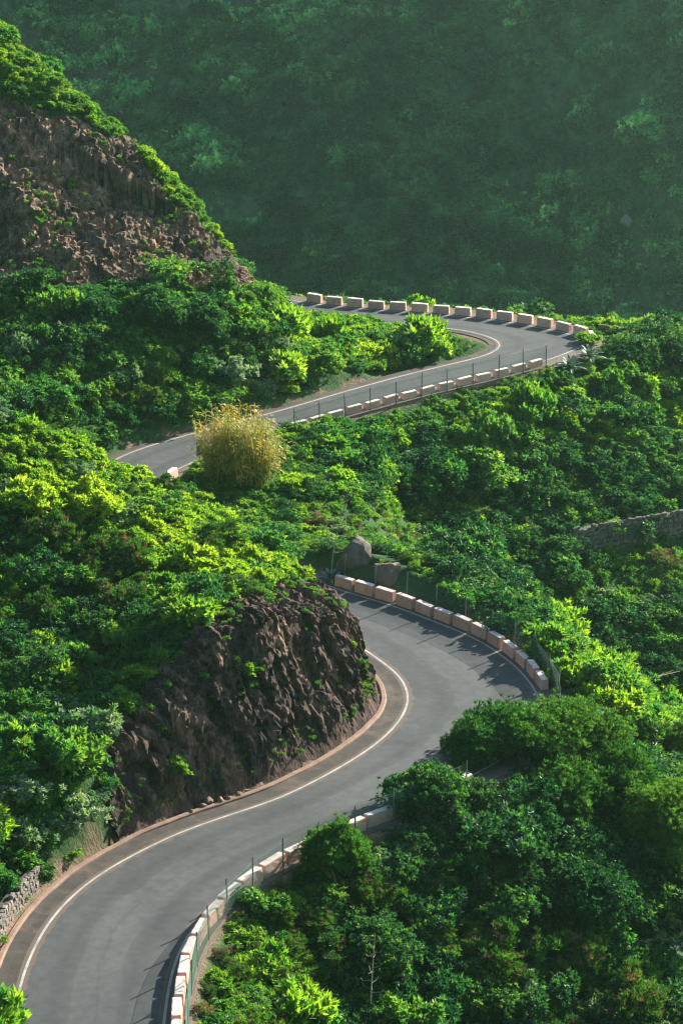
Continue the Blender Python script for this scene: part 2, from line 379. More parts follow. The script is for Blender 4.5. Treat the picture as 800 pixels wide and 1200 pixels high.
def dirty(name, a, b, stain, amt=.5, scale=3.0, rough=.85):
    k = mat(name); p = k.pos()
    n_ = k.noise(scale, 6, .65, p); n2 = k.noise(scale * 7, 4, .7, p); n3 = k.noise(scale * .5, 4, .7, p, 1.0)
    inst = k.n('ShaderNodeObjectInfo').outputs['Random']
    colr = k.ramp(n_, [(.3, a), (.7, b)])
    tint = k.ramp(inst, [(0, (.74, .76, .78)), (.5, (.95, .94, .93)), (1, (1.12, 1.04, 1.0))])
    colr = k.mix(1.0, colr, tint, 'MULTIPLY')
    st = k.ramp(n3, [(.5, (0, 0, 0)), (.66, (amt,) * 3)])
    colr = k.mix(st, colr, stain)
    colr = k.mix(1.0, colr, k.ramp(n2, [(.3, (.85,) * 3), (.7, (1.08,) * 3)]), 'MULTIPLY')
    return k.done(k.bsdf(colr, rough, .25, k.bump(n2, .4, .02)))
M['block'] = dirty('salmon_paint', (.68, .38, .29), (.82, .52, .42), (.30, .22, .17), .45, 2.6)
M['block_top'] = dirty('limewash', (.70, .58, .52), (.85, .79, .73), (.33, .27, .22), .5, 3.2)
M['concrete'] = dirty('shoulder_concrete', (.11, .088, .07), (.19, .15, .12), (.10, .08, .06), .6, 1.4)
M['kerb'] = dirty('kerb_concrete', (.19, .125, .09), (.30, .205, .155), (.15, .10, .07), .6, 1.2)
M['dirt'] = dirty('verge_dirt', (.038, .036, .034), (.075, .063, .054), (.13, .093, .068), .6, 1.1)
M['stone'] = dirty('stone', (.12, .10, .085), (.30, .26, .22), (.06, .07, .05), .5, 3)
M['stone_pale'] = dirty('stone_pale', (.08, .075, .065), (.19, .175, .15), (.04, .06, .03), .7, 2)
M['mortar'] = dirty('mortar', (.06, .055, .045), (.12, .11, .09), (.04, .06, .03), .5, 3)
M['rock'] = dirty('rock', (.13, .085, .065), (.32, .22, .16), (.09, .08, .075), .7, 1.4)
M['boulder'] = dirty('boulder', (.07, .058, .05), (.19, .155, .13), (.06, .075, .04), .5, 1.1)
def metal(name, a, rough, met):
    k = mat(name); n_ = k.noise(6, 4, .6, k.pos())
    nd = k.n('ShaderNodeBsdfPrincipled'); k.l(k.ramp(n_, [(.3, tuple(v * .7 for v in a)), (.7, a)]), nd.inputs['Base Color'])
    nd.inputs['Roughness'].default_value = rough; nd.inputs['Metallic'].default_value = met
    return k.done(nd.outputs[0])
M['post'] = metal('post_steel', (.20, .22, .21), .6, .5)
M['wire'] = metal('wire_green', (.07, .16, .12), .55, .3)

# ------------------------------------------------------------------ mesh helpers
def mesh(name, V, Fc, mats, mi=None, smooth_=False, attrs=None):
    me = bpy.data.meshes.new(name); V = np.asarray(V, np.float32); Fc = np.asarray(Fc, np.int32)
    me.vertices.add(len(V)); me.vertices.foreach_set('co', V.ravel())
    k = Fc.shape[1]; me.loops.add(Fc.size); me.loops.foreach_set('vertex_index', Fc.ravel())
    me.polygons.add(len(Fc)); me.polygons.foreach_set('loop_start', np.arange(0, Fc.size, k, dtype=np.int32))
    me.polygons.foreach_set('loop_total', np.full(len(Fc), k, np.int32))
    for m_ in (mats if isinstance(mats, (list, tuple)) else [mats]): me.materials.append(m_)
    if mi is not None: me.polygons.foreach_set('material_index', np.asarray(mi, np.int32))
    me.polygons.foreach_set('use_smooth', np.full(len(Fc), smooth_))
    for an, av in (attrs or {}).items():
        a = me.attributes.new(an, 'FLOAT', 'POINT'); a.data.foreach_set('value', np.asarray(av, np.float32))
    me.update(calc_edges=True); return me
def obj(name, me, parent=None, loc=(0, 0, 0), rot=(0, 0, 0), sc=None):
    o = bpy.data.objects.new(name, me); COL.objects.link(o); o.location = loc; o.rotation_euler = rot
    if sc is not None: o.scale = sc if hasattr(sc, '__len__') else (sc,) * 3
    if parent: o.parent = parent
    return o
def tag(o, label=None, cat=None, group=None, kind=None):
    if label: o['label'] = label
    if cat: o['category'] = cat
    if group: o['group'] = group
    if kind: o['kind'] = kind
    return o
def grid_faces(ny, nx):
    a = (np.arange(ny - 1)[:, None] * nx + np.arange(nx - 1)[None]).ravel()
    return np.stack([a, a + 1, a + nx + 1, a + nx], -1)

# ------------------------------------------------------------------ terrain sheet
def spaced(a, b, fine0, fine1, step, grow=1.12, cap=14):
    mid = list(np.arange(fine0, fine1 + 1e-6, step))
    lo, s = [fine0], step
    while lo[-1] > a: s = min(s * grow, cap); lo.append(lo[-1] - s)
    hi, s = [mid[-1]], step
    while hi[-1] < b: s = min(s * grow, cap); hi.append(hi[-1] + s)
    return np.array(lo[:0:-1] + mid + hi[1:])
gx = spaced(-420, 420, -33, 33, 0.24); gy = spaced(-60, 1250, 119, 262, 0.26, cap=6)
GX, GY = np.meshgrid(gx, gy)
GZ, GD, GS, GI, GR, GN = ground(GX, GY, True)

# bare faces: the road cutting A and the scree face B
def cliffB_mask(X, Y, Z):
    x, y, _ = PX(np.stack([X, Y, Z], -1))
    top = np.interp(x, [-80, 0, 40, 100, 150, 200, 250, 290, 320], [60, 112, 122, 135, 172, 225, 272, 308, 352])
    bot = np.interp(x, [-80, 0, 60, 120, 200, 260, 300, 320], [330, 338, 345, 340, 338, 345, 352, 352])
    w_ = 14 * vnoise(X / 2.0, Y / 2.0, 4.4)
    return sstep(-6, 10, y - top + w_) * sstep(-6, 10, bot - y + w_) * sstep(330, 305, x) * (Y > 221) * (Y < 244.5) * (X < -4)
def cliffA_mask(X, Y, Z, d, rc, side):
    x, y, _ = PX(np.stack([X, Y, Z], -1))
    top = np.interp(x, [60, 118, 130, 180, 215, 240, 290, 340, 385, 400, 450], [1040, 930, 850, 790, 745, 715, 690, 682, 684, 690, 700])
    w_ = 12 * vnoise(X / 1.6, Y / 1.6, 2.4)
    return rc * sstep(-8, 12, y - top + w_) * (side > 0) * (d < 14) * sstep(112, 132, x + w_) * (Y < 190)
rock = np.maximum(cliffB_mask(GX, GY, GZ), cliffA_mask(GX, GY, GZ, GD, GR, GS))
dirtm = (1 - sstep(1.5, 2.4, GD + .5 * vnoise(GX, GY, 7) + 1.0 * (GY > 195))) * (GS > 0) + (1 - sstep(1.2, 1.9, GD)) * (GS < 0)
dirtm = np.clip(dirtm, 0, 1)
Zs = GZ - 0.45 * (rock > .3) * (GY < 246) * (GD > 1.7)
near_rows = gy < 262
mt = mesh('terrain', np.stack([GX, GY, Zs], -1).reshape(-1, 3), grid_faces(len(gy), len(gx)), [M['ground'], M['far']],
          mi=((GY[:-1, :-1] > 330)).astype(int).ravel(), smooth_=True, attrs={'rock': rock.ravel(), 'dirt': dirtm.ravel()})
tag(obj('terrain', mt), kind='structure')

def fracture(u, v, sd):
    """cells in (u, v): distance to the nearest crack, a random value per cell and a random tilt across it"""
    ui, vi = np.floor(u), np.floor(v); f1 = np.full(u.shape, 9.); f2 = f1.copy(); cv = np.zeros(u.shape); tl = np.zeros(u.shape); z0 = np.zeros(u.shape) + sd
    for a in (-1, 0, 1):
        for b in (-1, 0, 1):
            ca, cb = ui + a, vi + b
            dx = ca + .1 + .8 * _h(ca, cb, z0) - u; dy = cb + .1 + .8 * _h(ca, cb, z0 + 31) - v; dd = np.hypot(dx, dy)
            h1 = _h(ca, cb, z0 + 77); h2 = _h(ca, cb, z0 + 55) - .5; h3 = _h(ca, cb, z0 + 99) - .5
            nb = dd < f1
            f2 = np.where(nb, f1, np.minimum(f2, dd)); f1 = np.where(nb, dd, f1); cv = np.where(nb, h1, cv); tl = np.where(nb, h2 * dx + h3 * dy, tl)
    return f2 - f1, cv, tl
def cliff_patch(x0, x1, y0, y1, st, which, name, amp):
    xs = np.arange(x0, x1, st); ys = np.arange(y0, y1, st); X, Y = np.meshgrid(xs, ys)
    Z, d, side, idx, rc, N_ = ground(X, Y, True)
    m = cliffB_mask(X, Y, Z) if which == 'B' else cliffA_mask(X, Y, Z, d, rc, side)
    zy, zx = np.gradient(Z, st); nrm = np.stack([-zx, -zy, np.ones_like(Z)], -1); nrm /= np.linalg.norm(nrm, axis=-1, keepdims=True)
    fade = sstep(1.55, 2.6, d)
    wx = X + .5 * fbm(X * .8, Y * .8, Z * .8, 2); wy = Y + .5 * fbm(X * .8 + 9, Y * .8, Z * .8, 2)
    SL = np.concatenate([[0], np.cumsum(np.linalg.norm(np.diff(EL, axis=0), axis=1))])
    sa = SL[idx] + (X - CE[idx, 0]) * TC[idx, 0] + (Y - CE[idx, 1]) * TC[idx, 1]
    fine = fbm(X * 2.6, Y * 2.6, Z * 2.0, 4, .62)
    if which == 'A':
        sw = sa + .35 * fbm(X * .7, Y * .7, Z * .7, 2) + Z * .22
        g1 = ridged(sw * .42, Z * .06, 1.0, 2, .5); g2 = ridged(sw * 1.15, Z * .16, 5.0, 3, .6)
        led = vnoise(sw * .5, Z * 1.3, 3.0)
        e1, c1, t1 = fracture(sw * .55 + .3 * fine * .3, Z * .34, 1); e2, c2, t2 = fracture(sw * 1.7 + .15 * fine, Z * 1.05 + .2 * fine, 2)
        dis = amp * (.45 * g1 + .30 * g2 + .2 * led + .22 * fine + .9 * (c1 - .5) + 1.3 * t1 + .42 * (c2 - .5) + .9 * t2 - .5 * sstep(.09, 0, e1) - .28 * sstep(.10, 0, e2))
        lit_streak = np.clip(.5 + .45 * g2 + .25 * vnoise(sw * 2.4, Z * .25, 8.0), 0, 1)
    else:
        g1 = ridged(wx * .35 + Z * .2, wy * .2, Z * .22, 3, .55)
        blk = _h(np.floor(wx * 2.4 + Z * .7), np.floor(wy * 2.4), np.floor(Z * 2.2 + X * .5))
        e1, c1, t1 = fracture(wx * .5 + Z * .25, Z * .5 + wy * .2, 3); e2, c2, t2 = fracture(wx * 1.5 + Z * .5 + .15 * fine, Z * 1.5 + wy * .5, 4)
        dis = amp * (.7 * g1 + .32 * fine + .7 * (c1 - .5) + 1.1 * t1 + .4 * (c2 - .5) + .8 * t2 - .4 * sstep(.09, 0, e1) - .25 * sstep(.1, 0, e2) + .12 * blk + .3 * fbm(X * .3, Y * .3, Z * .3 + 4, 2))
        lit_streak = np.clip(.5 + .4 * g1 + .3 * vnoise(wx * 1.2 + Z * .6, wy * .5, Z * .5), 0, 1)
    P = np.stack([X, Y, Z], -1) + nrm * ((dis * fade)[..., None] - (1 - sstep(.15, .6, m))[..., None] * .9)
    P[..., 2] = np.where(d < 2.2, np.maximum(P[..., 2], -.02), P[..., 2])
    keep = (m > .12) & (d > 1.5)
    f = grid_faces(len(ys), len(xs)); kf = keep.ravel()[f].any(1); f = f[kf]
    used = np.unique(f); remap = np.full(X.size, -1); remap[used] = np.arange(len(used))
    me = mesh(name, P.reshape(-1, 3)[used], remap[f], M['ground'], smooth_=(which == 'B') and False,
              attrs={'rock': np.ones(len(used)), 'dirt': np.zeros(len(used)), 'lit_streak': lit_streak.ravel()[used], 'warm': np.full(len(used), 0. if which == 'A' else 1.)})
    return tag(obj(name, me), kind='structure')
cliff_patch(-18, 5, 146, 190, .085, 'A', 'rock_face', .5)
cliff_patch(-33, -5, 221, 245, .13, 'B', 'hillside_rock_face', .62)

# ------------------------------------------------------------------ road surfaces (each ribbon a few mm above the one below)
def ribbon(name, curves, zs, m, i0=0, i1=None, extra=None, smooth_=False):
    cs = [c_[i0:i1] for c_ in curves]; n = len(cs[0]); k = len(cs)
    V = np.empty((n, k, 3))
    for j, c_ in enumerate(cs): V[:, j, :2] = c_; V[:, j, 2] = zs[j]
    at = None
    if extra is not None: at = {'across': np.tile(extra, n)}
    me = mesh(name, V.reshape(-1, 3), grid_faces(n, k), m, smooth_=smooth_, attrs=at)
    return tag(obj(name, me), kind='structure')
def lerp_edges(t): return EL + (ER - EL) * t
acr = [-1.13, -1.0, -.75, -.5, -.25, 0, .25, .5, .75, 1.0, 1.13]
curves = [offset('L', .32)] + [lerp_edges((a + 1) / 2) for a in acr[1:-1]] + [offset('R', .32)]
ribbon('road', curves, [0.0] * 11, M['asphalt'], extra=acr)
def wob(C, sd, a=.06):
    s = np.arange(len(C)); return a * fbm(s / 9.0, sd * 3.3, 0, 3)
ribbon('road_marking', [offset('L', -.07), offset('L', .07)], [.006, .006], M['line'])
ribbon('road_marking', [offset('R', -.07), offset('R', .07)], [.006, .006], M['line'])
# dirt gutter, low kerb on the hill side; concrete shoulder on the valley side
TAPER = 1 - sstep(I_CL1 - 20, I_CL1 + 20, np.arange(len(EL)))
ribbon('gutter', [offset('L', .26 + wob(EL, 1)), offset('L', .45 + .35 * TAPER), offset('L', .95 + .5 * TAPER)], [.004, -.015, .01], M['dirt'])
k0, k1 = .0, .17
ribbon('kerb', [offset('L', q_ + wob(EL, 5, .05)) for q_ in (1.30, 1.32, 1.38, 1.60, 1.66, 1.75)], [-.05, .10, .15, .15, .10, -.2], M['kerb'], i1=I_CL1 + 18)
ribbon('shoulder', [offset('R', .26 + wob(ER, 2)), offset('R', 1.35), offset('R', 1.40)], [.004, .02, -.5], M['concrete'])
# lay-by beyond the last block of the middle bend
lb = [W0(632, 832), W0(640, 812), W0(668, 806), W0(700, 818), W0(712, 838), W0(690, 856), W0(650, 862), W0(628, 850)]
lbv = np.array(lb); lbv[:, 2] = -.004
me = bpy.data.meshes.new('lay_by'); me.from_pydata([tuple(v) for v in lbv] + [(v[0], v[1], -.8) for v in lbv], [], [tuple(range(7, -1, -1))] + [(i, (i + 1) % 8, 8 + (i + 1) % 8, 8 + i) for i in range(8)])
me.materials.append(M['asphalt']); tag(obj('lay_by', me), kind='structure')

# ------------------------------------------------------------------ roadside blocks
FEATURE_CLEAR = []                            # (x, y, r) kept free of random shrubs
def clear(x, y, r): FEATURE_CLEAR.append((x, y, r))
def hz(x, y): return float(ground(np.array([x]), np.array([y]))[0])
def GP(px, py):                               # ground point seen at a pixel, marching the ray over the terrain
    t = np.linspace(118, 262, 900); dx = (px - 400) / F; dy = (600 - py) / F
    ry = cp + dy * sp; rz = -sp + dy * cp; k = t / ry
    X = dx * k; Z = H + rz * k; G = ground(X, t)
    i = int(np.argmax(G > Z)); return (float(X[i]), float(t[i]), float(G[i]))
import bmesh
def block_mesh(seed, L_=1.5, W_=.52, Hh=.74):
    r = random.Random(seed); bm = bmesh.new()
    bmesh.ops.create_cube(bm, size=1)
    for v in bm.verts:
        top = v.co.z > 0
        v.co.x *= L_ * (.965 if top else 1); v.co.y *= W_ * (.84 if top else 1); v.co.z = Hh if top else -.12
    bmesh.ops.bevel(bm, geom=[e for e in bm.edges if max(v.co.z for v in e.verts) > 0], offset=.055, segments=2, affect='EDGES', profile=.6)
    bmesh.ops.subdivide_edges(bm, edges=[e for e in bm.edges if e.calc_length() > .5], cuts=5, use_grid_fill=True)
    for v in bm.verts:
        v.co += Vector((r.gauss(0, 1), r.gauss(0, 1), r.gauss(0, 1))) * .005
    me = bpy.data.meshes.new('road_block'); me.materials.append(M['block']); me.materials.append(M['block_top'])
    bm.normal_update()
    for f in bm.faces: f.material_index = 1 if f.normal.z > .75 else 0
    bm.to_mesh(me); bm.free(); return me
BLK = [block_mesh(i) for i in range(4)]; BLN = [block_mesh(9 + i, 1.93, .56, .72) for i in range(4)]; BLF = [block_mesh(29 + i, 1.6, .5, .58) for i in range(4)]
ORD = ['first', 'second', 'third', 'fourth', 'fifth', 'sixth', 'seventh', 'eighth', 'ninth', 'tenth', 'eleventh', 'twelfth', 'thirteenth', 'fourteenth', 'fifteenth',
       'sixteenth', 'seventeenth', 'eighteenth', 'nineteenth', 'twentieth']
def along(C, i0, i1, spacing, first=0.0):
    P = C[i0:i1 + 1] if i1 > i0 else C[i1:i0 + 1][::-1]
    s = np.concatenate([[0], np.cumsum(np.linalg.norm(np.diff(P, axis=0), axis=1))])
    q = np.arange(first, s[-1], spacing); x = np.interp(q, s, P[:, 0]); y = np.interp(q, s, P[:, 1])
    x2 = np.interp(q + .3, s, P[:, 0]); y2 = np.interp(q + .3, s, P[:, 1])
    x1 = np.interp(q - .3, s, P[:, 0]); y1 = np.interp(q - .3, s, P[:, 1])
    return [(a, b_, math.atan2(f - h_, e - g)) for a, b_, e, f, g, h_ in zip(x, y, x2, y2, x1, y1)]
def blocks(pts, lab, group, sc=1.0, ms=None):
    for n_, (x, y, a) in enumerate(pts):
        o = obj('road_block', (ms or BLK)[(n_ * 3 + 1) % 4], loc=(x, y, .018), rot=(random.uniform(-.03, .03), random.uniform(-.025, .025), a + random.uniform(-.05, .05)), sc=(sc, 1, random.uniform(.92, 1.05)))
        tag(o, lab % (ORD[n_] if n_ < 20 else 'far'), 'concrete block', group)
ROFF = offset('R', .62)
i_a = at_px(ROFF, 637, 803); i_b = at_px(ROFF, 383, 686)
blocks(along(ROFF, i_a, i_b, 1.79), '%s pink concrete block from the lay-by end of the middle bend row', 'pink blocks round the middle bend')
i_a = at_px(ROFF, 217, 1215); i_b = at_px(ROFF, 560, 915)
i_a = min(range(len(ROFF)), key=lambda i: abs(PX(np.array([*ROFF[i], 0.]))[1] - 1225) + (0 if i < 200 else 1e6))
blocks(along(ROFF, i_a, i_b, 2.12, .3), '%s white topped block from the bottom of the photo along the near road', 'white topped blocks along the near road', 1.0, BLN)
i_a = at_px(ROFF, 345, 500); i_b = at_px(ROFF, 640, 424)
blocks(along(ROFF, i_a, i_b, 2.0), '%s white topped block from the golden cane along the far straight', 'blocks along the far straight', .92, BLF)
i_a = at_px(ROFF, 197, 560); i_b = at_px(ROFF, 245, 536)
blocks(along(ROFF, i_a, i_b, 2.0)[:1], '%s pale block at the road edge left of the golden cane', None)
i_a = at_px(ROFF, 688, 400); i_b = at_px(ROFF, 345, 356)
blocks(along(ROFF, i_a, i_b, 2.02), '%s pink block from the right hand end of the far hairpin row', 'pink blocks round the far hairpin', 1.0)

# ------------------------------------------------------------------ wire fences on thin steel posts
def tube_pts(pts, rad, sides=5):
    V = []; Fq = []
    pts = [Vector(p) for p in pts]
    for i, p in enumerate(pts):
        t = (pts[min(i + 1, len(pts) - 1)] - pts[max(i - 1, 0)]).normalized(); u = t.cross(Vector((0, 0, 1)))
        if u.length < 1e-3: u = Vector((1, 0, 0))
        u.normalize(); w2 = t.cross(u); q = rad[i] if hasattr(rad, '__len__') else rad
        for k in range(sides):
            a = 2 * math.pi * k / sides; V.append(p + (u * math.cos(a) + w2 * math.sin(a)) * q)
    for i in range(len(pts) - 1):
        for k in range(sides):
            a = i * sides + k; b = i * sides + (k + 1) % sides; Fq.append([a, b, b + sides, a + sides])
    return [tuple(v) for v in V], Fq
def merge(parts):
    V = []; Fq = []
    for v, f in parts:
        b = len(V); V += v; Fq += [[i + b for i in q] for q in f]
    return V, Fq
PV, PF = tube_pts([(0, 0, -.3), (0, 0, 1.0), (0, 0, 2.02)], .042, 8)
PF = PF + []
me_post = mesh('post', PV + [(0, 0, 2.04)], [f for f in PF] + [[16 + k, 16 + (k + 1) % 8, 24, 24] for k in range(0)] , M['post'])
def wires(L_, dz, h=1.75, s=.11, rr=.0055):
    """chain link between two posts: crossing diagonal wires and three line wires; dz is the height step over the panel"""
    segs = []
    n = int((L_ + h) / s)
    for i in range(n + 1):
        x0 = -h + i * s
        for sg in (1, -1):
            a = (x0, 0.0) if sg > 0 else (x0, h); b_ = (x0 + h, h) if sg > 0 else (x0 + h, 0.0)
            t0 = max(0, (0 - a[0]) / h); t1 = min(1, (L_ - a[0]) / h)
            if t1 - t0 < .02: continue
            p = (a[0] + t0 * h, a[1] + (b_[1] - a[1]) * t0); q = (a[0] + t1 * h, a[1] + (b_[1] - a[1]) * t1)
            segs.append((p, q, rr))
    for hh in (.02, h * .5, h): segs.append(((0, hh), (L_, hh), rr * 1.5))
    V = []; Fq = []
    for (p, q, r_) in segs:
        d = np.array([q[0] - p[0], q[1] - p[1]]); d = d / np.linalg.norm(d); nx, nz = -d[1] * r_, d[0] * r_
        for (x, z_) in (p, q):
            zz = z_ + .12 + dz * x / L_
            V += [(x + nx, 0, zz + nz), (x - nx * .5, r_ * .87, zz - nz * .5), (x - nx * .5, -r_ * .87, zz - nz * .5)]
        k = len(V) - 6
        Fq += [[k, k + 1, k + 4, k + 3], [k + 1, k + 2, k + 5, k + 4], [k + 2, k, k + 3, k + 5]]
    return mesh('wire_mesh', V, Fq, M['wire'])
def fence(pts, label, braces=(), h=1.75):
    x0, y0, _ = pts[0]; z0 = hz(x0, y0)
    root = bpy.data.objects.new('wire_fence', None); COL.objects.link(root); root.location = (x0, y0, z0); tag(root, label, 'fence')
    prev = None
    for i, (x, y, a) in enumerate(pts):
        zz = max(hz(x, y), -.25); lean = random.uniform(-.03, .03)
        obj('post', me_post, root, (x - x0, y - y0, zz - z0), (lean, random.uniform(-.03, .03), 0), (1, 1, random.uniform(.95, 1.1)))
        if prev:
            L_ = math.hypot(x - prev[0], y - prev[1])
            obj('wire_mesh', wires(L_, zz - prev[2], h), root, (prev[0] - x0, prev[1] - y0, prev[2] - z0), (0, 0, math.atan2(y - prev[1], x - prev[0])))
        if i in braces:
            for sgn in (-1, 1):
                p = Vector((math.cos(a) * sgn * 1.5, math.sin(a) * sgn * 1.5, 0)); V, Fq = tube_pts([(0, 0, 1.5), (p.x, p.y, .05)], .024, 6)
                obj('brace', mesh('brace', V, Fq, M['post']), root, (x - x0, y - y0, zz - z0))
        prev = (x, y, zz)
    return root
FOFF = offset('R', 1.18)
def ifence(px, py): return at_px(FOFF, px, py)
i_lo = min(range(200), key=lambda i: abs(PX(np.array([*FOFF[i], 0.]))[1] - 1240))
fence(along(FOFF, i_lo, ifence(575, 912), 2.9, .4), 'green wire mesh fence on thin posts outside the near road blocks', braces=(2,))
fence(along(FOFF, ifence(700, 845), ifence(395, 683), 2.75, .2), 'tall wire fence on thin posts behind the pink blocks of the middle bend', braces=(0,))
fence(along(FOFF, ifence(345, 505), ifence(655, 424), 2.78), 'wire fence on thin posts beside the far straight', braces=(0,))
LOFF = offset('L', 2.3)

# ------------------------------------------------------------------ stones, walls, boulders
def stone_mesh(seed, m):
    r = random.Random(seed); bm = bmesh.new(); bmesh.ops.create_cube(bm, size=1)
    bmesh.ops.bevel(bm, geom=bm.edges[:], offset=.17, segments=1, affect='EDGES')
    for v in bm.verts: v.co *= 1 + r.uniform(-.13, .13)
    me = bpy.data.meshes.new('stone'); me.materials.append(m); bm.to_mesh(me); bm.free(); return me
ST1 = [stone_mesh(i, M['stone']) for i in range(6)]; ST2 = [stone_mesh(i + 9, M['stone_pale']) for i in range(6)]
def stone_wall(path, height, sw, sh, meshes, label, cat='stone wall', thick=.45, base=None, maxn=300, name='stone_wall'):
    P = np.array(path, float)[:, :2]; s = np.concatenate([[0], np.cumsum(np.linalg.norm(np.diff(P, axis=0), axis=1))])
    n = max(2, int(s[-1] / .4)); q = np.linspace(0, s[-1], n + 1); X = np.interp(q, s, P[:, 0]); Y = np.interp(q, s, P[:, 1])
    T = tangent(np.stack([X, Y], -1)); Nn = np.stack([T[:, 1], -T[:, 0]], -1)   # face side: right of the path
    zb = np.array([p[2] for p in path]) if len(path[0]) > 2 else None
    Zb = np.interp(q, s, zb) if zb is not None else ground(X, Y)
    x0, y0, z0 = X[0], Y[0], Zb[0]
    V = []; Fq = []
    for i in range(n + 1):
        for (o_, zz) in ((-.04, -.6), (-.04, height - .16), (-thick, height - .16), (-thick, -.6)):
            V.append((X[i] - x0 + Nn[i, 0] * o_, Y[i] - y0 + Nn[i, 1] * o_, Zb[i] - z0 + zz))
        if i: b = 4 * i; Fq += [[b - 4 + k, b - 4 + (k + 1) % 4, b + (k + 1) % 4, b + k] for k in range(4)]
    root = obj(name, mesh(name, V + V[:4] + V[-4:], Fq + [[4 * (n + 1) + k for k in range(4)], [4 * (n + 1) + 4 + k for k in range(4)]], M['mortar']), loc=(x0, y0, z0)); tag(root, label, cat)
    rr = random.Random(len(label)); cnt = 0; z_ = 0.0
    while z_ < height - .05:
        hh = sh * rr.uniform(.75, 1.25); u = rr.uniform(0, sw * .5)
        while u < s[-1]:
            L_ = sw * rr.uniform(.55, 1.5); um = u + L_ / 2
            if um < s[-1] and cnt < maxn and not (z_ + hh > height - .25 and rr.random() < .15):
                x = np.interp(um, q, X); y = np.interp(um, q, Y); z = np.interp(um, q, Zb); k = min(int(um / s[-1] * n), n)
                a = math.atan2(T[k, 1], T[k, 0])
                obj('stone', meshes[rr.randrange(6)], root, (x - x0 + rr.uniform(-.02, .03) * Nn[k, 0], y - y0 + rr.uniform(-.02, .03) * Nn[k, 1], z - z0 + z_ + hh / 2 + rr.uniform(-.03, .03)),
                    (rr.uniform(-.12, .12), rr.uniform(-.18, .18), a + rr.uniform(-.12, .12)), (L_ * 1.0, .26, hh * rr.uniform(.85, 1.15)))
                cnt += 1
            u += L_ * 1.04
        z_ += hh
    return root
LW = offset('L', 1.95)
ia = min(range(200), key=lambda i: abs(PX(np.array([*LW[i], 0.]))[1] - 1150)); ib = at_px(LW, 58, 1046)
pw = [(x, y, 0.0) for x, y, a in along(LW, ia, ib, .5)]
stone_wall(pw, 1.45, .36, .24, ST1, 'rough stone retaining wall beside the gutter at the bottom left')
for p in pw: clear(p[0], p[1], .8)
FW = offset('L', 1.95); ia = at_px(FW, 122, 535); ib = at_px(FW, 198, 508)
pw = [(x, y, 0.0) for x, y, a in along(FW, ia, ib, .5)]
stone_wall(pw, .85, .42, .27, ST2, 'low grey stone wall on the bank where the far road comes into view')
def right_wall():
    a = GP(668, 652); b = GP(800, 632); c2 = GP(860, 622)
    pts = []
    for t in np.linspace(0, 1, 12):
        p = [a[j] + (c2[j] - a[j]) * t for j in range(3)]; p[2] = (a[2] + (b[2] - a[2]) * t * 1.3) ; pts.append(p)
    return pts
pw = right_wall()
stone_wall(pw, 2.3, .52, .36, ST2, 'long weathered stone terrace wall on the shaded slope at the right', thick=.6)
for p in pw:
    for k_ in range(6): clear(p[0] + .2 * k_, p[1] - .8 * k_ + .6, .9)
a = WY(702, 405, 247.5); b = WY(760, 404, 247.5); pw = [(a[0], 247.5, hz(a[0], 247.5)), (b[0], 247.5, hz(b[0], 247.5))]
stone_wall(pw, .8, .45, .27, ST1, 'short brown earth and stone wall on the spur right of the far hairpin')
for t in np.linspace(0, 1, 5): clear(a[0] + (b[0] - a[0]) * t, 246.3, 1.1)

def boulder(name, x, y, z, sx, sy, sz, seed, label, m='boulder', cat='boulder', sub=4):
    bm = bmesh.new(); bmesh.ops.create_icosphere(bm, subdivisions=sub, radius=1)
    co = np.array([v.co[:] for v in bm.verts])
    r = np.random.default_rng(seed); planes = rand_u(r, 9)
    dd = (co @ planes.T); lim = r.uniform(.55, .85, 9)
    k = np.where(dd > lim, lim / np.maximum(dd, 1e-3), 1).min(1)
    co = co * k[:, None] * (1 + .09 * fbm(co[:, 0] * 2 + seed, co[:, 1] * 2, co[:, 2] * 2, 4))[:, None]
    for v, c_ in zip(bm.verts, co): v.co = Vector(c_ * [sx, sy, sz])
    me = bpy.data.meshes.new(name); me.materials.append(M[m]); bm.to_mesh(me); bm.free()
    return tag(obj(name, me, loc=(x, y, z), rot=(0, 0, seed)), label, cat)
def rand_u(r, n):
    v = r.normal(size=(n, 3)); return v / np.linalg.norm(v, axis=1, keepdims=True)
gx_, gy_, gz_ = GP(415, 652); boulder('boulder', gx_, gy_, gz_ - .35, 1.75, 1.4, 1.75, 5, 'big pale grey boulder above the blocks at the start of the middle bend'); clear(gx_, gy_ - 1, 2.8); clear(gx_ + .3, gy_ - 4, 2.4)
gx_, gy_, gz_ = GP(457, 668); boulder('boulder', gx_, gy_, gz_ - .35, 1.6, 1.3, 1.15, 8, 'reddish brown boulder right of the big grey one, behind the fence', m='rock'); clear(gx_, gy_ - 1, 1.8); clear(gx_ + 2, gy_ - 1, 1.2)
gx_, gy_, gz_ = GP(388, 640); boulder('boulder', gx_, gy_, gz_ + .2, .6, .6, .5, 12, 'small brown rock left of the big grey boulder', m='rock')
kk = at_px(EL, 285, 962)
rub = offset('L', 1.9)
for j, (t, s_) in enumerate(((0, .34), (3, .24), (-3, .2), (5, .16), (-6, .15), (8, .2), (12, .13))):
    x, y = rub[kk + t]; boulder('fallen_rock', x + random.uniform(-.2, .2), y - .25 + random.uniform(-.15, .15), .12 + s_ * .3, s_ * 1.3, s_, s_ * .8, 20 + j, ('largest', 'mid sized', 'mid sized', 'small', 'small', 'rough', 'tiny')[j] + ' brown fallen lump' + ('', ' right of the largest', ' left of the largest', ' well right of the largest', ', leftmost of the rockfall', ', second from the right', ', rightmost of the rockfall')[j] + ' at the foot of the rock cutting', m='rock', cat='rock', sub=2)['group'] = 'fallen lumps at the foot of the cutting'
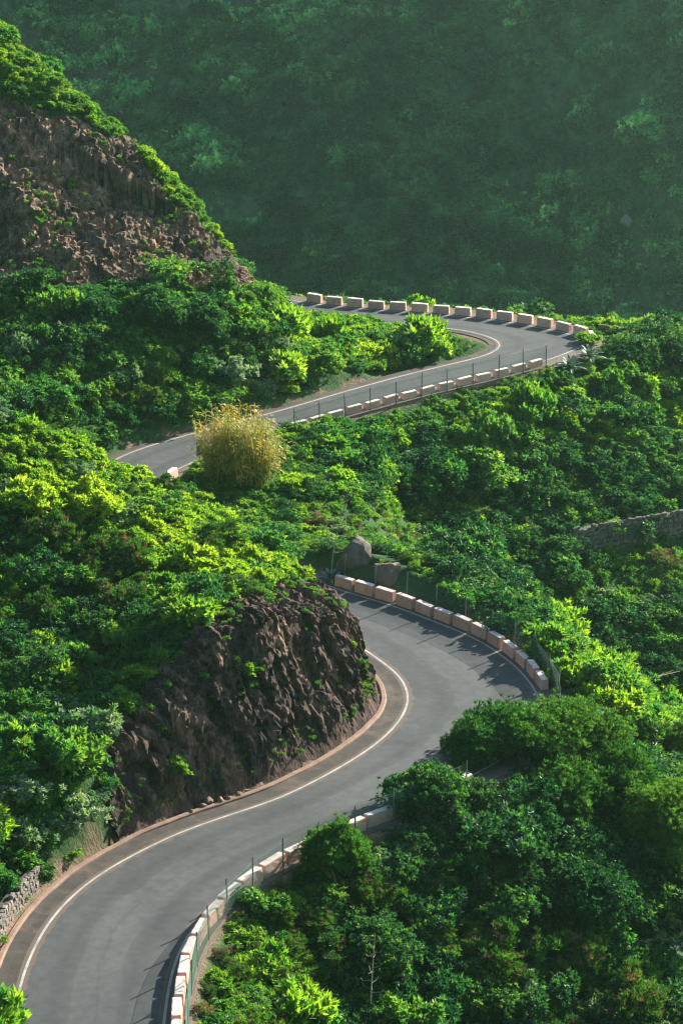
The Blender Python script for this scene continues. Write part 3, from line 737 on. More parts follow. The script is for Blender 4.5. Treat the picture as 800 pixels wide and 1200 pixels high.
for (px, py, s_, lb_) in ((400, 84, 1.6, 'pale rock high on the mountainside above the middle of the photo'), (604, 10, 1.5, 'pale rock near the top edge on the mountainside'), (733, 262, 1.7, 'pale rock among scrub low on the right of the mountainside'),
                     (760, 296, 1.2, 'small pale rock lowest on the right of the mountainside'), (672, 30, 1.0, 'small light rock near the top right of the mountainside')):
    t = np.linspace(480, 830, 1500); dx = (px - 400) / F; dy = (600 - py) / F; ry = cp + dy * sp; rz = -sp + dy * cp; k_ = t / ry
    G_ = ground(dx * k_, t); i_ = int(np.argmax(G_ > H + rz * k_)); boulder('mountain_rock', dx * k_[i_], t[i_] - 1.0, G_[i_] + .5, s_, s_ * .8, s_ * 1.0, px % 17, lb_, m='stone', cat='rock', sub=3)

# ------------------------------------------------------------------ agaves, stalks, fallen wood
def agave_leaf(seed, L_=1.0):
    r = random.Random(seed); n = 7; V = []; Fq = []
    for i in range(n + 1):
        t = i / n; wd = .085 * (1 - t) ** .6 * (1 + 1.2 * t) * (1.0 if t < .98 else .1); z_ = .55 * t - .30 * t * t * t; x = t * .92
        V += [(x * L_, -wd, z_ * L_ + .02), (x * L_, 0, z_ * L_ - .035 * (1 - t)), (x * L_, wd, z_ * L_ + .02)]
        if i: b = 3 * i; Fq += [[b - 3, b - 2, b + 1, b], [b - 2, b - 1, b + 2, b + 1]]
    return mesh('leaf', V, Fq, M['leaf_agave'], smooth_=True, attrs={'tone': [r.random()] * len(V)})
AL = [agave_leaf(i) for i in range(4)]
def agave(px, py, size, label, n=30, pos=None):
    x, y, z = pos or GP(px, py); clear(x, y, size * .95); clear(x + .2, y - 1.2 * size, size * .5)
    root = bpy.data.objects.new('agave', None); COL.objects.link(root); root.location = (x, y, z + .25 * size); tag(root, label, 'agave')
    for i in range(n):
        f = i / n; el = -.45 + 1.35 * f ** 1.1
        obj('leaf', AL[i % 4], root, (0, 0, 0), (0, -el, i * 2.399), size * (1.08 - .3 * f) * random.uniform(.9, 1.1))
    return root
agave(466, 412, 1.55, 'large grey green agave on the bushy wedge left of the far hairpin')
agave(667, 436, 1.5, 'left agave of the pair beside the fence under the far hairpin')
agave(690, 424, 1.45, 'right agave of the pair near the end of the far hairpin')
agave(388, 682, 1.0, 'agave on the top right edge of the rock cutting', 22)
agave(22, 868, 1.1, 'grey agave in shade on the left bank', 20)
def stalk(x, y, z, h_, lean, label, arms=14, r0=.045, name='flower_stalk'):
    parts = []; top = Vector((lean[0], lean[1], h_))
    def P_(t): return (top.x * t * t, top.y * t * t, h_ * t)
    parts.append(tube_pts([P_(i / 6) for i in range(7)], [r0 * (1 - .75 * i / 6) for i in range(7)], 6))
    for i in range(arms):
        t = .45 + .52 * i / arms; p = Vector(P_(t)); a = i * 2.4; l = .55 * (1.15 - t) + .15
        q = p + Vector((math.cos(a) * l, math.sin(a) * l, .05)); e = q + Vector((math.cos(a) * .12, math.sin(a) * .12, .16))
        parts.append(tube_pts([p, q, e], [.014, .012, .02], 4))
    V, Fq = merge(parts); return tag(obj(name, mesh(name, V, Fq, M['bark_pale']), loc=(x, y, z)), label, 'dead stalk')
x, y, z = GP(388, 683); stalk(x, y, z, 5.4, (.9, .3, 0), 'tall leaning dead agave stalk rising from the edge of the rock cutting', 5, .05)
clear(*GP(432, 1192)[:2], .5)
x, y, z = GP(440, 1220); stalk(x - .3, y, z, 6.2, (.25, .2, 0), 'bare dead agave stalk with curved side arms near the bottom of the photo', 18, .05)
x, y, z = GP(405, 618); stalk(x, y, z, 3.0, (.1, .1, 0), 'thin grey dead stem behind the big grey boulder', 7, .03)
def log_(p0, p1, r0, label, name='dead_branch'):
    a = Vector(p0); b = Vector(p1); m_ = (a + b) / 2 + Vector((0, 0, .12)); sd2 = (b - a).cross(Vector((0, 0, 1))).normalized()
    V, Fq = merge([tube_pts([(0, 0, 0), m_ - a, b - a], [r0, r0 * .8, r0 * .4], 7), tube_pts([m_ - a, (m_ - a) + (b - a) * .25 + sd2 * .5 + Vector((0, 0, .3))], [r0 * .5, r0 * .2], 5)])
    return tag(obj(name, mesh(name, V, Fq, M['bark_pale']), loc=p0), label, 'dead wood')
g = GP(28, 862); g2 = GP(60, 884); log_((g[0], g[1] - .8, g[2] + 1.5), (g2[0], g2[1] - .8, g2[2] + 1.3), .07, 'pale dead branch lying over the shaded bushes at the left')
g = GP(165, 660); log_((g[0], g[1] - .5, g[2] + .2), (g[0] - .5, g[1] - 1.2, g[2] + 1.7), .05, 'bleached dead branch under the brown tipped tree heath')
g = GP(718, 838); g2 = GP(795, 815); log_((g[0], g[1], g[2] + 1.6), (g2[0], g2[1], g2[2] + 2.0), .022, 'thin dead pole slanting across the bushes beyond the lay-by')
# plain grey board seen from behind at the road edge
def board():
    k_ = at_px(ER, 222, 545); x, y = offset('R', 1.0)[k_]
    root = bpy.data.objects.new('sign_board', None); COL.objects.link(root); root.location = (x, y, 0); tag(root, 'small grey road sign seen from behind, left of the golden cane', 'road sign')
    V, Fq = tube_pts([(0, 0, -.2), (0, 0, 2.1)], .035, 8); obj('post', mesh('post', V, Fq, M['post']), root)
    bm = bmesh.new(); bmesh.ops.create_cube(bm, size=1); bmesh.ops.scale(bm, vec=(.5, .03, 1.15), verts=bm.verts); bmesh.ops.bevel(bm, geom=bm.edges[:], offset=.01, segments=1, affect='EDGES')
    me = bpy.data.meshes.new('panel'); me.materials.append(M['post']); bm.to_mesh(me); bm.free(); obj('panel', me, root, (0, -.05, 1.45), (0, 0, .5))
board()

# ------------------------------------------------------------------ plants: crown meshes
def rand_unit(n, r):
    v = r.normal(size=(n, 3)); return v / np.linalg.norm(v, axis=1, keepdims=True)
def crown(name, m, seed, lobes, tufts, leaves, ln, lw, spread=1.0, up=.5, droop=.15, inner=.25, m2=None, m2p=0.0, twigs=6, flat=False):
    """leaf tufts over the surfaces of several lobes; lobes = (x, y, z, rx, ry, rz)"""
    r = np.random.default_rng(seed); L = np.array(lobes, float)
    area = (L[:, 3] * L[:, 5]); pick = r.choice(len(L), tufts, p=area / area.sum())
    u = rand_unit(tufts, r); u[:, 2] = np.where(u[:, 2] < -.45, -u[:, 2], u[:, 2])
    rad = np.where(r.random(tufts) < inner, r.uniform(.4, .9, tufts), r.uniform(.8, 1.15, tufts) + .55 * (r.random(tufts) ** 4))
    bump_ = 1 + .38 * vnoise(u[:, 0] * 1.9 + pick * 7, u[:, 1] * 1.9, u[:, 2] * 1.9 + seed)
    P = L[pick, :3] + u * L[pick, 3:6] * (rad * bump_)[:, None]
    P[:, 2] = np.maximum(P[:, 2], .03)
    ax = u * (1 - up) + np.array([0, 0, up]); ax /= np.linalg.norm(ax, axis=1, keepdims=True)
    n = tufts * leaves
    C = np.repeat(P, leaves, 0); A = np.repeat(ax, leaves, 0)
    dv = A + rand_unit(n, r) * spread; dv[:, 2] -= droop; dv /= np.linalg.norm(dv, axis=1, keepdims=True)
    sd = np.cross(dv, rand_unit(n, r)); sd /= np.linalg.norm(sd, axis=1, keepdims=True)
    l = (ln * r.uniform(.6, 1.25, n))[:, None]; w_ = (lw * r.uniform(.7, 1.2, n))[:, None] * .5
    C = C + dv * l * .1
    nn = np.cross(sd, dv)
    V = np.stack([C, C + dv * l * .45 + sd * w_ + nn * l * .07, C + dv * l, C + dv * l * .45 - sd * w_ + nn * l * .07], 1).reshape(-1, 3)
    Fq = np.arange(n * 4).reshape(-1, 4)
    tt = r.random(tufts) * .75 + .25 * r.random(tufts)
    tone = np.repeat(tt, leaves * 4) * .8 + np.repeat(r.random(n), 4) * .2
    mi = np.repeat((r.random(tufts) < m2p).astype(int), leaves)
    # woody stems from the base to lobes
    VV, FF = [V], [Fq]; base = len(V); TM = []
    for i in range(twigs):
        e = L[i % len(L), :3] + rand_unit(1, r)[0] * L[i % len(L), 3:6] * .55
        s0 = np.array([r.uniform(-.06, .06), r.uniform(-.06, .06), -.1]); mid_ = (s0 + e) / 2 + r.uniform(-.08, .08, 3)
        rr = [.035, .022, .008]
        for (a_, b_, ra, rb) in ((s0, mid_, rr[0], rr[1]), (mid_, e, rr[1], rr[2])):
            ring = []
            for c_, q in ((a_, ra), (b_, rb)):
                for k in range(4): ring.append(c_ + q * np.array([math.cos(k * math.pi / 2), math.sin(k * math.pi / 2), 0]))
            VV.append(np.array(ring)); FF.append(np.array([[base + k, base + (k + 1) % 4, base + 4 + (k + 1) % 4, base + 4 + k] for k in range(4)])); base += 8
    V = np.concatenate(VV); Fq = np.concatenate(FF)
    mi = np.concatenate([mi, np.full(len(Fq) - len(mi), 2)]); tone = np.concatenate([tone, np.full(len(V) - len(tone), .5)])
    return mesh(name, V, Fq, [m, m2 or m, M['bark']], mi=mi, attrs={'tone': tone})
def rl(seed, n, w_, h, s=.6):               # uneven lobes making a shrub about w_ wide and h high
    r = np.random.default_rng(seed); o = []; n = int(n * 1.7)
    ex = r.uniform(.75, 1.3)
    for i in range(n):
        a = r.uniform(0, 2 * math.pi); q = (w_ * .55) * math.sqrt(r.random()); z = r.uniform(.12, .8) * h * (1 - .5 * q / w_) * (1.35 if r.random() < .15 else 1)
        k = s * r.uniform(.35, .95) * (1.15 - .5 * z / h)
        o.append((q * math.cos(a) * ex, q * math.sin(a) / ex, z, k * r.uniform(.8, 1.3), k * r.uniform(.8, 1.3), k * r.uniform(.6, 1.1)))
    return o
B, Y_, Mi, D, Pl, Br = 'leaf_bright', 'leaf_yellow', 'leaf_mid', 'leaf_dark', 'leaf_pale', 'leaf_brown'
PRO = {}; LIM = 'leaf_lime'
def pro(kind, *a, **k): PRO.setdefault(kind, []).append(crown(kind + '_foliage', *a, **k))
for i in range(3):
    pro('leafy_shrub', M[B], 10 + i, rl(10 + i, 7, 1.7, 1.25, .52), 215, 12, .30, .145, .85, .6, m2=M[Mi], m2p=.25)
    pro('yellow_green_shrub', M[Y_], 20 + i, rl(20 + i, 7, 1.5, 1.05, .45), 205, 12, .27, .125, .85, .6, m2=M[B], m2p=.35)
    pro('mid_green_shrub', M[Mi], 30 + i, rl(30 + i, 8, 2.0, 1.6, .6), 300, 12, .24, .12, 1.0, .42, m2=M[B], m2p=.12)
    pro('dark_shrub', M[D], 40 + i, rl(40 + i, 8, 2.1, 1.8, .65), 370, 12, .19, .09, 1.0, .35, m2=M[Mi], m2p=.25)
for i in range(3):
    pro('lime_shrub', M[LIM], 140 + i, rl(140 + i, 7, 1.6, 1.5, .45), 200, 12, .28, .135, .85, .6, m2=M[Y_], m2p=.3)
    pro('rosette_shrub', M['leaf_lime'], 110 + i, rl(110 + i, 6, 1.8, 1.2, .5), 110, 12, .46, .19, .75, .75, droop=.3, inner=.15, m2=M[Mi], m2p=.22)
    pro('yellow_rosette_shrub', M['leaf_lime'], 120 + i, rl(120 + i, 6, 1.7, 1.1, .48), 105, 12, .42, .16, .75, .75, droop=.3, inner=.15, m2=M[Y_], m2p=.4)
for i in range(2):
    pro('pale_shrub', M[Pl], 50 + i, rl(50 + i, 8, 1.6, 1.3, .42), 270, 12, .17, .09, .9, .5, m2=M[Mi], m2p=.2)
    pro('heather_shrub', M['leaf_heath'], 60 + i, rl(60 + i, 9, 1.8, 1.9, .5), 400, 15, .22, .045, .6, .75, m2=M[Br], m2p=.16)
    pro('brown_shrub', M[Br], 70 + i, rl(70 + i, 6, 1.3, .9, .4), 200, 14, .15, .035, .9, .5, m2=M[Mi], m2p=.2)
    pro('low_plant', M[B], 80 + i, rl(80 + i, 4, .8, .4, .28), 60, 10, .14, .07, .9, .5, m2=M[Mi], m2p=.5, twigs=0)
PRO['low_plant'].append(crown('low_plant_foliage', M[Mi], 85, rl(85, 4, .8, .5, .28), 60, 10, .13, .06, .9, .5, m2=M[B], m2p=.35, twigs=0))
pro('grass_tuft', M[B], 90, rl(90, 4, .7, .2, .22), 40, 10, .30, .018, .5, .9, twigs=0, m2=M[Br], m2p=.4)

# ------------------------------------------------------------------ where plants stand
def region_kind(px, py, X, Y, Z, q, n_):
    """species by the stretch of hillside, leaf colour also carrying its sun or shade; q uniform random, n_ patch noise"""
    r1 = []
    out = np.empty(len(px), object)
    for i in range(len(px)):
        x, y, u, n0 = px[i], py[i], q[i], n_[i]
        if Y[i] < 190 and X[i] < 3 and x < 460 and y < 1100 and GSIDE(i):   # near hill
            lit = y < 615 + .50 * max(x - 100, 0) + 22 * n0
            if lit: k = [('yellow_green_shrub', .16), ('lime_shrub', .60), ('rosette_shrub', .08), ('mid_green_shrub', .04), ('pale_shrub', .07), ('heather_shrub', .05), ('brown_shrub', .02)]  # brighter leaf colours stand in for sun on the hilltop
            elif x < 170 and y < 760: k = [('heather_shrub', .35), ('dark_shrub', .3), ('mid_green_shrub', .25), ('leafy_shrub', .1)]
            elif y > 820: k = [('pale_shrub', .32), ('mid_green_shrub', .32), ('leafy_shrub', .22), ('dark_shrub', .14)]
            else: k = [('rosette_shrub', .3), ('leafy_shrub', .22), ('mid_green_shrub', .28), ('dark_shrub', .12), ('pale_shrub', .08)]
        elif Y[i] > 200 and GSIDE(i):        # far hill and wedge
            if y < 300: k = [('lime_shrub', .5), ('leafy_shrub', .3), ('mid_green_shrub', .16), ('pale_shrub', .04)]
            elif x > 330: k = [('yellow_rosette_shrub', .14), ('rosette_shrub', .40), ('mid_green_shrub', .34), ('yellow_green_shrub', .1), ('dark_shrub', .06)]
            elif x < 190: k = [('leafy_shrub', .12), ('mid_green_shrub', .34), ('dark_shrub', .34), ('pale_shrub', .1), ('heather_shrub', .1)]
            else: k = [('yellow_green_shrub', .08), ('leafy_shrub', .22), ('mid_green_shrub', .32), ('dark_shrub', .22), ('pale_shrub', .09), ('heather_shrub', .08)]
        elif Y[i] > 190:                     # slope under the far road
            k = [('yellow_green_shrub', .10), ('leafy_shrub', .26), ('mid_green_shrub', .30), ('dark_shrub', .24), ('pale_shrub', .10)]
            if y < 530 and x > 430: k = [('yellow_green_shrub', .16), ('leafy_shrub', .32), ('lime_shrub', .10), ('mid_green_shrub', .28), ('dark_shrub', .14)]
            if x > 600 and y > 540: k = [('dark_shrub', .58), ('mid_green_shrub', .22), ('pale_shrub', .16), ('leafy_shrub', .04)]  # mostly dark leaves, shade of this slope put into the colour
            if 340 < x < 520 and y > 590: k = [('brown_shrub', .45), ('pale_shrub', .2), ('yellow_green_shrub', .2), ('mid_green_shrub', .15)]
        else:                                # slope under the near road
            k = [('mid_green_shrub', .10), ('dark_shrub', .60), ('heather_shrub', .22), ('pale_shrub', .08)]  # dark leaves carry the shade of the foreground in their colour
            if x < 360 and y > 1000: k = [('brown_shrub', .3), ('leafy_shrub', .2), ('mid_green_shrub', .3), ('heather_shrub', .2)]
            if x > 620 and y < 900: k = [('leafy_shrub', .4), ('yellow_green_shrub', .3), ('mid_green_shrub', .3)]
        a = 0; out[i] = k[-1][0]
        t = min(max(u + .22 * n0, 0), .999)
        for nm, w_ in k:
            a += w_
            if t < a: out[i] = nm; break
    return out
def poisson(X, Y, rad, seed_pts=()):
    cell = {}; keep = []; g = rad.max() if hasattr(rad, 'max') else rad
    for i in range(len(X)):
        cx, cyy = int(X[i] // g), int(Y[i] // g); ok = True
        for a in (-1, 0, 1):
            for b_ in (-1, 0, 1):
                for (x, y, r_) in cell.get((cx + a, cyy + b_), ()):
                    if (x - X[i]) ** 2 + (y - Y[i]) ** 2 < ((r_ + rad[i]) / 2) ** 2: ok = False; break
                if not ok: break
            if not ok: break
        if ok: cell.setdefault((cx, cyy), []).append((X[i], Y[i], rad[i])); keep.append(i)
    return np.array(keep)
TREES = [(660, 846, 159.5, 6.4, 'largest dark tree heath, its lit top overlapping the road by the lay-by', 'heath', 301, 1.0),
         (590, 868, 158.5, 4.4, 'smaller tree heath hiding the road edge below the middle bend', 'heath', 302),
         (612, 890, 157.5, 4.4, 'dark tree heath between the largest tree heath and the road edge', 'heath', 319),
         (560, 905, 156.5, 3.6, 'low dark tree at the end of the near road blocks', 'heath', 320),
         (660, 915, 154.5, 5.0, 'dark tree just below the crown of the largest tree heath', 'heath', 321),
         (716, 872, 157, 5.4, 'brownish tree heath right of the largest one', 'heath', 303),
         (782, 900, 153, 5.2, 'tree heath cut off by the right edge of the photo', 'heath', 304),
         (500, 940, 150.5, 4.4, 'rounded leafy tree touching the fence where the near road blocks end', 'dark', 305),  # darker leaf colour stands in for shade on this crown
         (392, 962, 142.5, 3.4, 'bushy tree heath leaning over the near road fence left of centre', 'heath', 306),
         (590, 985, 149, 5.4, 'dark spreading tree below the largest tree heath', 'dark', 307),
         (690, 1000, 147, 5.6, 'dark tree in the shaded mass at the lower right', 'dark', 308),
         (440, 1075, 138, 4.4, 'shaded tree left of centre at the bottom, behind the dead agave stalk', 'dark', 309),
         (560, 1135, 139, 4.6, 'deeply shaded tree at the bottom centre right', 'dark', 310),
         (785, 410, 245, 5.2, 'dark tree at the right edge on the spur', 'dark', 312),
         (735, 418, 242, 4.6, 'round dark tree just below the spur right of the agaves', 'dark', 313),
         (300, 335, 236, 4.2, 'rounded tree at the right foot of the hillside rock face', 'broad', 314),
         (180, 332, 226, 5.2, 'tall leafy tree under the middle of the hillside rock face', 'dark', 315),
         (235, 345, 227, 4.4, 'dark tree between two leafy trees under the hillside rock face', 'dark', 316),
         (95, 360, 224, 4.6, 'leafy tree at the left under the hillside rock face', 'dark', 317),
         (20, 390, 220, 4.2, 'green tree at the left edge under the hillside rock face', 'dark', 318)]
for t_ in TREES: clear(WY(t_[0], t_[1], t_[2])[0], t_[2], t_[3] * .22)
# feature plants stand first so that the thicket leaves room for them
FEATS = []
def feat(kind, px, py, size, label, cat='shrub', v=0, name=None, sz=None, pos=None):
    x, y, z = pos if pos else GP(px, py)
    FEATS.append((kind, x, y, z, size, label, cat, v, name or kind, sz)); clear(x, y, size * .62)

feat('cane', 278, 590, 1.0, 'tall golden cane clump standing between the two visible stretches of road', 'cane', pos=(WY(278, 568, 206)[0], 206, None))
feat('brown_shrub', 372, 618, 1.0, 'dry reddish brown bush just left of the grey boulder')
feat('heather_shrub', 62, 655, 1.7, 'brown tipped tree heath high on the left of the near hill', 'tree heath')
feat('heather_shrub', 138, 672, 1.5, 'brown tipped tree heath above the dark hollow, right of a larger one', 'tree heath', v=1)
feat('pale_shrub', 95, 965, 1.5, 'big pale grey green bush standing over the right end of the bottom left wall')
feat('pale_shrub', 30, 985, 1.3, 'pale leafy bush at the left edge above the stone wall', v=1)
feat('leafy_shrub', 205, 905, .8, 'small bright bush at the left foot of the rock cutting', v=1)
feat('leafy_shrub', 290, 790, .55, 'little bright green plant growing halfway up the rock cutting')
feat('yellow_green_shrub', 438, 560, 1.5, 'brightest yellow green bush on the slope below the far road parapet', v=1)
feat('yellow_green_shrub', 345, 575, 1.3, 'olive yellow bush directly right of the golden cane clump', v=2)
feat('pale_shrub', 565, 690, 1.4, 'pale leafy bush behind the pink blocks of the middle bend')
feat('pale_shrub', 585, 625, 1.2, 'silvery bush on the shaded slope above the middle bend', v=1)
feat('pale_shrub', 705, 705, 1.2, 'silvery bush in the dark hollow right of the middle bend')
feat('brown_shrub', 775, 665, 1.6, 'dry brownish bush below the long stone wall', v=1)
feat('leafy_shrub', 640, 765, 1.45, 'dense bright bush beside the last pink blocks of the middle bend')
feat('leafy_shrub', 668, 800, 1.45, 'round bright bush between the fence and the lay-by', v=1)
feat('leafy_shrub', 545, 718, 1.0, 'low bright bush behind the fourth gap of the middle row of blocks', v=2)
feat('mid_green_shrub', 605, 705, .95, 'rounded green bush behind the fence of the middle bend', v=1)
feat('pale_shrub', 770, 1090, 1.5, 'pale leaved bush at the lower right edge of the photo')
feat('leafy_shrub', 345, 1205, 2.0, 'bright feathery bush at the bottom edge right of the wire fence', v=1)
feat('yellow_green_shrub', 690, 892, 1.5, 'yellow green bush just past the lay-by', v=1)
feat('leafy_shrub', 775, 830, 1.4, 'sunlit bush at the right edge beyond the lay-by')

for j_, (wx_, wy_, ws_, wt_) in enumerate(((690, 596, .8, 'left end of'), (722, 590, 1.0, 'left half of'), (752, 583, .8, 'right half of'), (785, 578, 1.1, 'right end of'))):
    feat(('mid_green_shrub', 'dark_shrub', 'leafy_shrub', 'mid_green_shrub')[j_], wx_, wy_, ws_, 'green bush rooted along the top of the %s the stone terrace wall' % wt_, v=j_)
feat('dark_shrub', 700, 668, .9, 'low dark bush in front of the left half of the stone terrace wall')
feat('pale_shrub', 762, 655, .7, 'small pale bush in front of the right half of the stone terrace wall')
feat('leafy_shrub', -8, 1238, 2.3, 'bright bush cut off by the bottom left corner of the photo', v=2)
feat('mid_green_shrub', 455, 1215, 1.7, 'bush at the bottom edge below the bare dead stalk', v=1)
feat('yellow_green_shrub', 708, 386, 1.25, 'yellow green bush on the spur crest just right of the last hairpin block', pos=(*WY(708, 386, 249.5)[:2], None))
feat('yellow_green_shrub', 745, 386, 1.35, 'yellow green bush on the spur crest above the short brown wall', v=1, pos=(*WY(745, 386, 249.5)[:2], None))
feat('pale_shrub', 775, 388, 1.2, 'dry pale bush on the spur crest right of the short brown wall', pos=(*WY(775, 388, 250)[:2], None))
feat('yellow_green_shrub', 668, 402, 1.0, 'yellow green bush growing over the end of the hairpin row of blocks', v=2, pos=(*WY(690, 412, 243.5)[:2], None))
NP_ = 60000
xr = rng.uniform(-42, 42, NP_); yr = rng.uniform(112, 262, NP_)
z, d, sd_, idx, rcx, N_ = ground(xr, yr, True)
pxx, pyy, dep = PX(np.stack([xr, yr, z], -1))
zx1 = ground(xr + .5, yr); zy1 = ground(xr, yr + .5)
rk = np.maximum(cliffB_mask(xr, yr, z), cliffA_mask(xr, yr, z, d, rcx, sd_))
marg = np.where(sd_ > 0, 2.5, 2.35)
marg = np.where((sd_ > 0) & (pxx < 150) & (pyy > 850), 2.1, marg); marg = np.where((sd_ < 0) & (yr < 158), 1.75, marg); marg = np.where((sd_ > 0) & (yr > 200), np.where(pxx < 370, 1.7, 2.0), marg)
ok = (d > marg) & (pxx > -110) & (pxx < 960) & (pyy > -60) & (pyy < 1330) & (rk < .25)
ok &= ~((xr > 10.5) & (xr < 16.5) & (yr > 161) & (yr < 171))                    # lay-by
for fx, fy, fr in FEATURE_CLEAR: ok &= (xr - fx) ** 2 + (yr - fy) ** 2 > fr * fr
# open brown bank along the wedge, strip of rubble by the boulder
ok &= ~((pxx > 370) & (pxx < 560) & (sd_ > 0) & (d < 2.6) & (yr > 225) & (yr < 245))
ok &= ~((pxx > 340) & (pxx < 505) & (pyy > 596) & (pyy < 700) & (yr > 183) & (rng.random(NP_) < .8))
ok &= ~((pxx > 520) & (pxx < 580) & (sd_ > 0) & (yr > 238) & (pyy > 385))
sel = np.where(ok)[0]; xr, yr, z, d, sd_, pxx, pyy = [a[sel] for a in (xr, yr, z, d, sd_, pxx, pyy)]
def GSIDE(i): return sd_[i] > 0
patch = vnoise(xr / 4.5, yr / 4.5, 3.3)
size = np.exp(rng.normal(-.12, .33, len(xr))).clip(.45, 1.9) * np.where((xr > 0) & (yr < 190), 1.35, 1.0) * np.where(yr > 200, 1.2, 1.0)
size *= np.where((d < 4.0), .72, 1.0) * np.where((sd_ < 0) & (yr < 160) & (d < 3.0), .75, 1.0)
size = np.where((sd_ > 0) & (yr < 195) & (pxx > 150), size * .82 * (1 + .35 * (rng.random(len(size)) < .2)), size)
size = np.where((sd_ > 0) & (yr < 195) & (pxx <= 150) & (pyy < 640), size * .85, size)
size = np.where((sd_ < 0) & (yr > 196) & (yr < 224) & (pxx > 262) & (pxx < 372), np.minimum(size * .6, .6), size)
size = np.where((sd_ < 0) & (d < 3.4) & (yr > 215), np.minimum(size, .6), size)
size = np.where((pxx > 600) & (pyy > 450) & (yr > 195) & (sd_ < 0), size * .82, size)
size = np.where((pyy < 320) & (pxx < 330), size * .42, size)
size = np.where((pxx > 340) & (pxx < 520) & (pyy > 590) & (pyy < 705) & (yr > 180), .5, size)
size = np.where((pxx > 325) & (pxx < 470) & (yr > 240) & (sd_ > 0), np.minimum(size, .6), size)
lowc = (pxx > 105) & (pxx < 262) & (sd_ > 0) & (yr > 174) & (yr < 204)
size = np.where(lowc, np.minimum(size, .9), size)
low2 = (pxx > 150) & (pxx < 262) & (yr > 196) & (yr < 215) & (sd_ < 0)
size = np.where(low2, .45, size)
kp = poisson(xr, yr, size * np.where((sd_ > 0) & (yr < 195), .98, .88))
xr, yr, z, d, sd_, pxx, pyy, patch, size = [a[kp] for a in (xr, yr, z, d, sd_, pxx, pyy, patch, size)]
kinds = region_kind(pxx, pyy, xr, yr, z, rng.random(len(xr)), patch)

HUMAN = {'lime_shrub': 'lime green leafy bush', 'rosette_shrub': 'bright rosette leaved bush', 'yellow_rosette_shrub': 'yellow green rosette leaved bush', 'leafy_shrub': 'bright green leafy bush', 'yellow_green_shrub': 'yellow green leafy bush', 'mid_green_shrub': 'mid green rounded bush',
         'dark_shrub': 'dark green dense bush', 'pale_shrub': 'pale grey green bush', 'heather_shrub': 'fine leaved dark heath bush', 'brown_shrub': 'dry brown bush'}
def place_of(i):
    x, y = pxx[i], pyy[i]
    if yr[i] < 190 and sd_[i] > 0: return 'on the near hill above the rock cutting' if y < 760 else 'on the shaded bank at the left of the near road'
    if yr[i] > 195 and sd_[i] > 0: return 'along the skyline above the hillside rock face' if y < 335 and x < 330 else ('in the wedge between the far bend and its approach' if x > 330 else 'on the bank between the far road and the hillside rock face')
    if yr[i] > 190: return 'on the slope falling away below the far road'
    return 'on the slope below the near road parapet'
vis = (pxx > -5) & (pxx < 805) & (pyy > 0) & (pyy < 1215)
dd_ = PX(np.stack([xr, yr, z], -1))[2]
order = np.argsort(np.where(vis, dd_ / size, 1e9))
single = set()
# hidden ground is no use: test sight lines against the terrain height
def seen(x, y, zt):
    t = np.linspace(.55, .985, 60)[None]; X = x[:, None] * t; Yy = y[:, None] * t; Zz = H + (zt[:, None] - H) * t
    out = np.ones(len(x), bool)
    gxi = np.clip(np.searchsorted(gx, X), 0, len(gx) - 1); gyi = np.clip(np.searchsorted(gy, Yy), 0, len(gy) - 1)
    return ~(GZ[gyi, gxi] > Zz + .3).any(1)
sv = seen(xr, yr, z + 1.0)
cnt = 0
GROUPS = {}
for i in order:
    if not vis[i] or not sv[i]: continue
    if cnt >= 290: break
    single.add(int(i)); cnt += 1
print('shrubs', len(xr), 'visible', int((vis & sv).sum()))
MARKS = [('golden cane clump', 278, 515), ('big grey boulder', 415, 635), ('agave on the wedge', 466, 400), ('agave pair under the hairpin', 678, 430), ('stone terrace wall', 735, 625),
         ('lay-by', 675, 832), ('largest tree heath', 640, 900), ('bare dead stalk', 436, 1130), ('bottom left stone wall', 28, 1060), ('dark hollow', 60, 760), ('brown tipped tree heaths', 100, 655),
         ('top of the rock cutting', 320, 675), ('left end of the rock cutting', 130, 920), ('hillside rock face', 150, 330), ('low grey stone wall', 160, 512), ('hillside skyline', 110, 130),
         ('row of pink blocks', 530, 725), ('far straight', 470, 470), ('spur wall', 730, 398), ('near road fence', 300, 1040), ('wedge tip', 550, 415), ('dead pole', 760, 825), ('bottom right corner', 780, 1180), ('right edge of the photo', 795, 500)]
def near_mark(x, y):
    ds = [math.hypot(x - a_, y - b_) for _, a_, b_ in MARKS]; k_ = int(np.argmin(ds)); nm, a_, b_ = MARKS[k_]; dx, dy = x - a_, y - b_
    if abs(dx) > 1.6 * abs(dy): w_ = 'left of' if dx < 0 else 'right of'
    elif abs(dy) > 1.6 * abs(dx): w_ = 'above' if dy < 0 else 'below'
    else: w_ = ('above and ' if dy < 0 else 'below and ') + ('left of' if dx < 0 else 'right of')
    return ('close ' if ds[k_] < 45 else '') + w_ + ' the ' + nm
LAB = {}
for i in single:
    sz_ = 'large ' if size[i] > 1.45 else ('small ' if size[i] < .75 else '')
    LAB.setdefault(sz_ + HUMAN[kinds[i]] + ' ' + near_mark(pxx[i], pyy[i]), []).append(i)
FINAL = {}
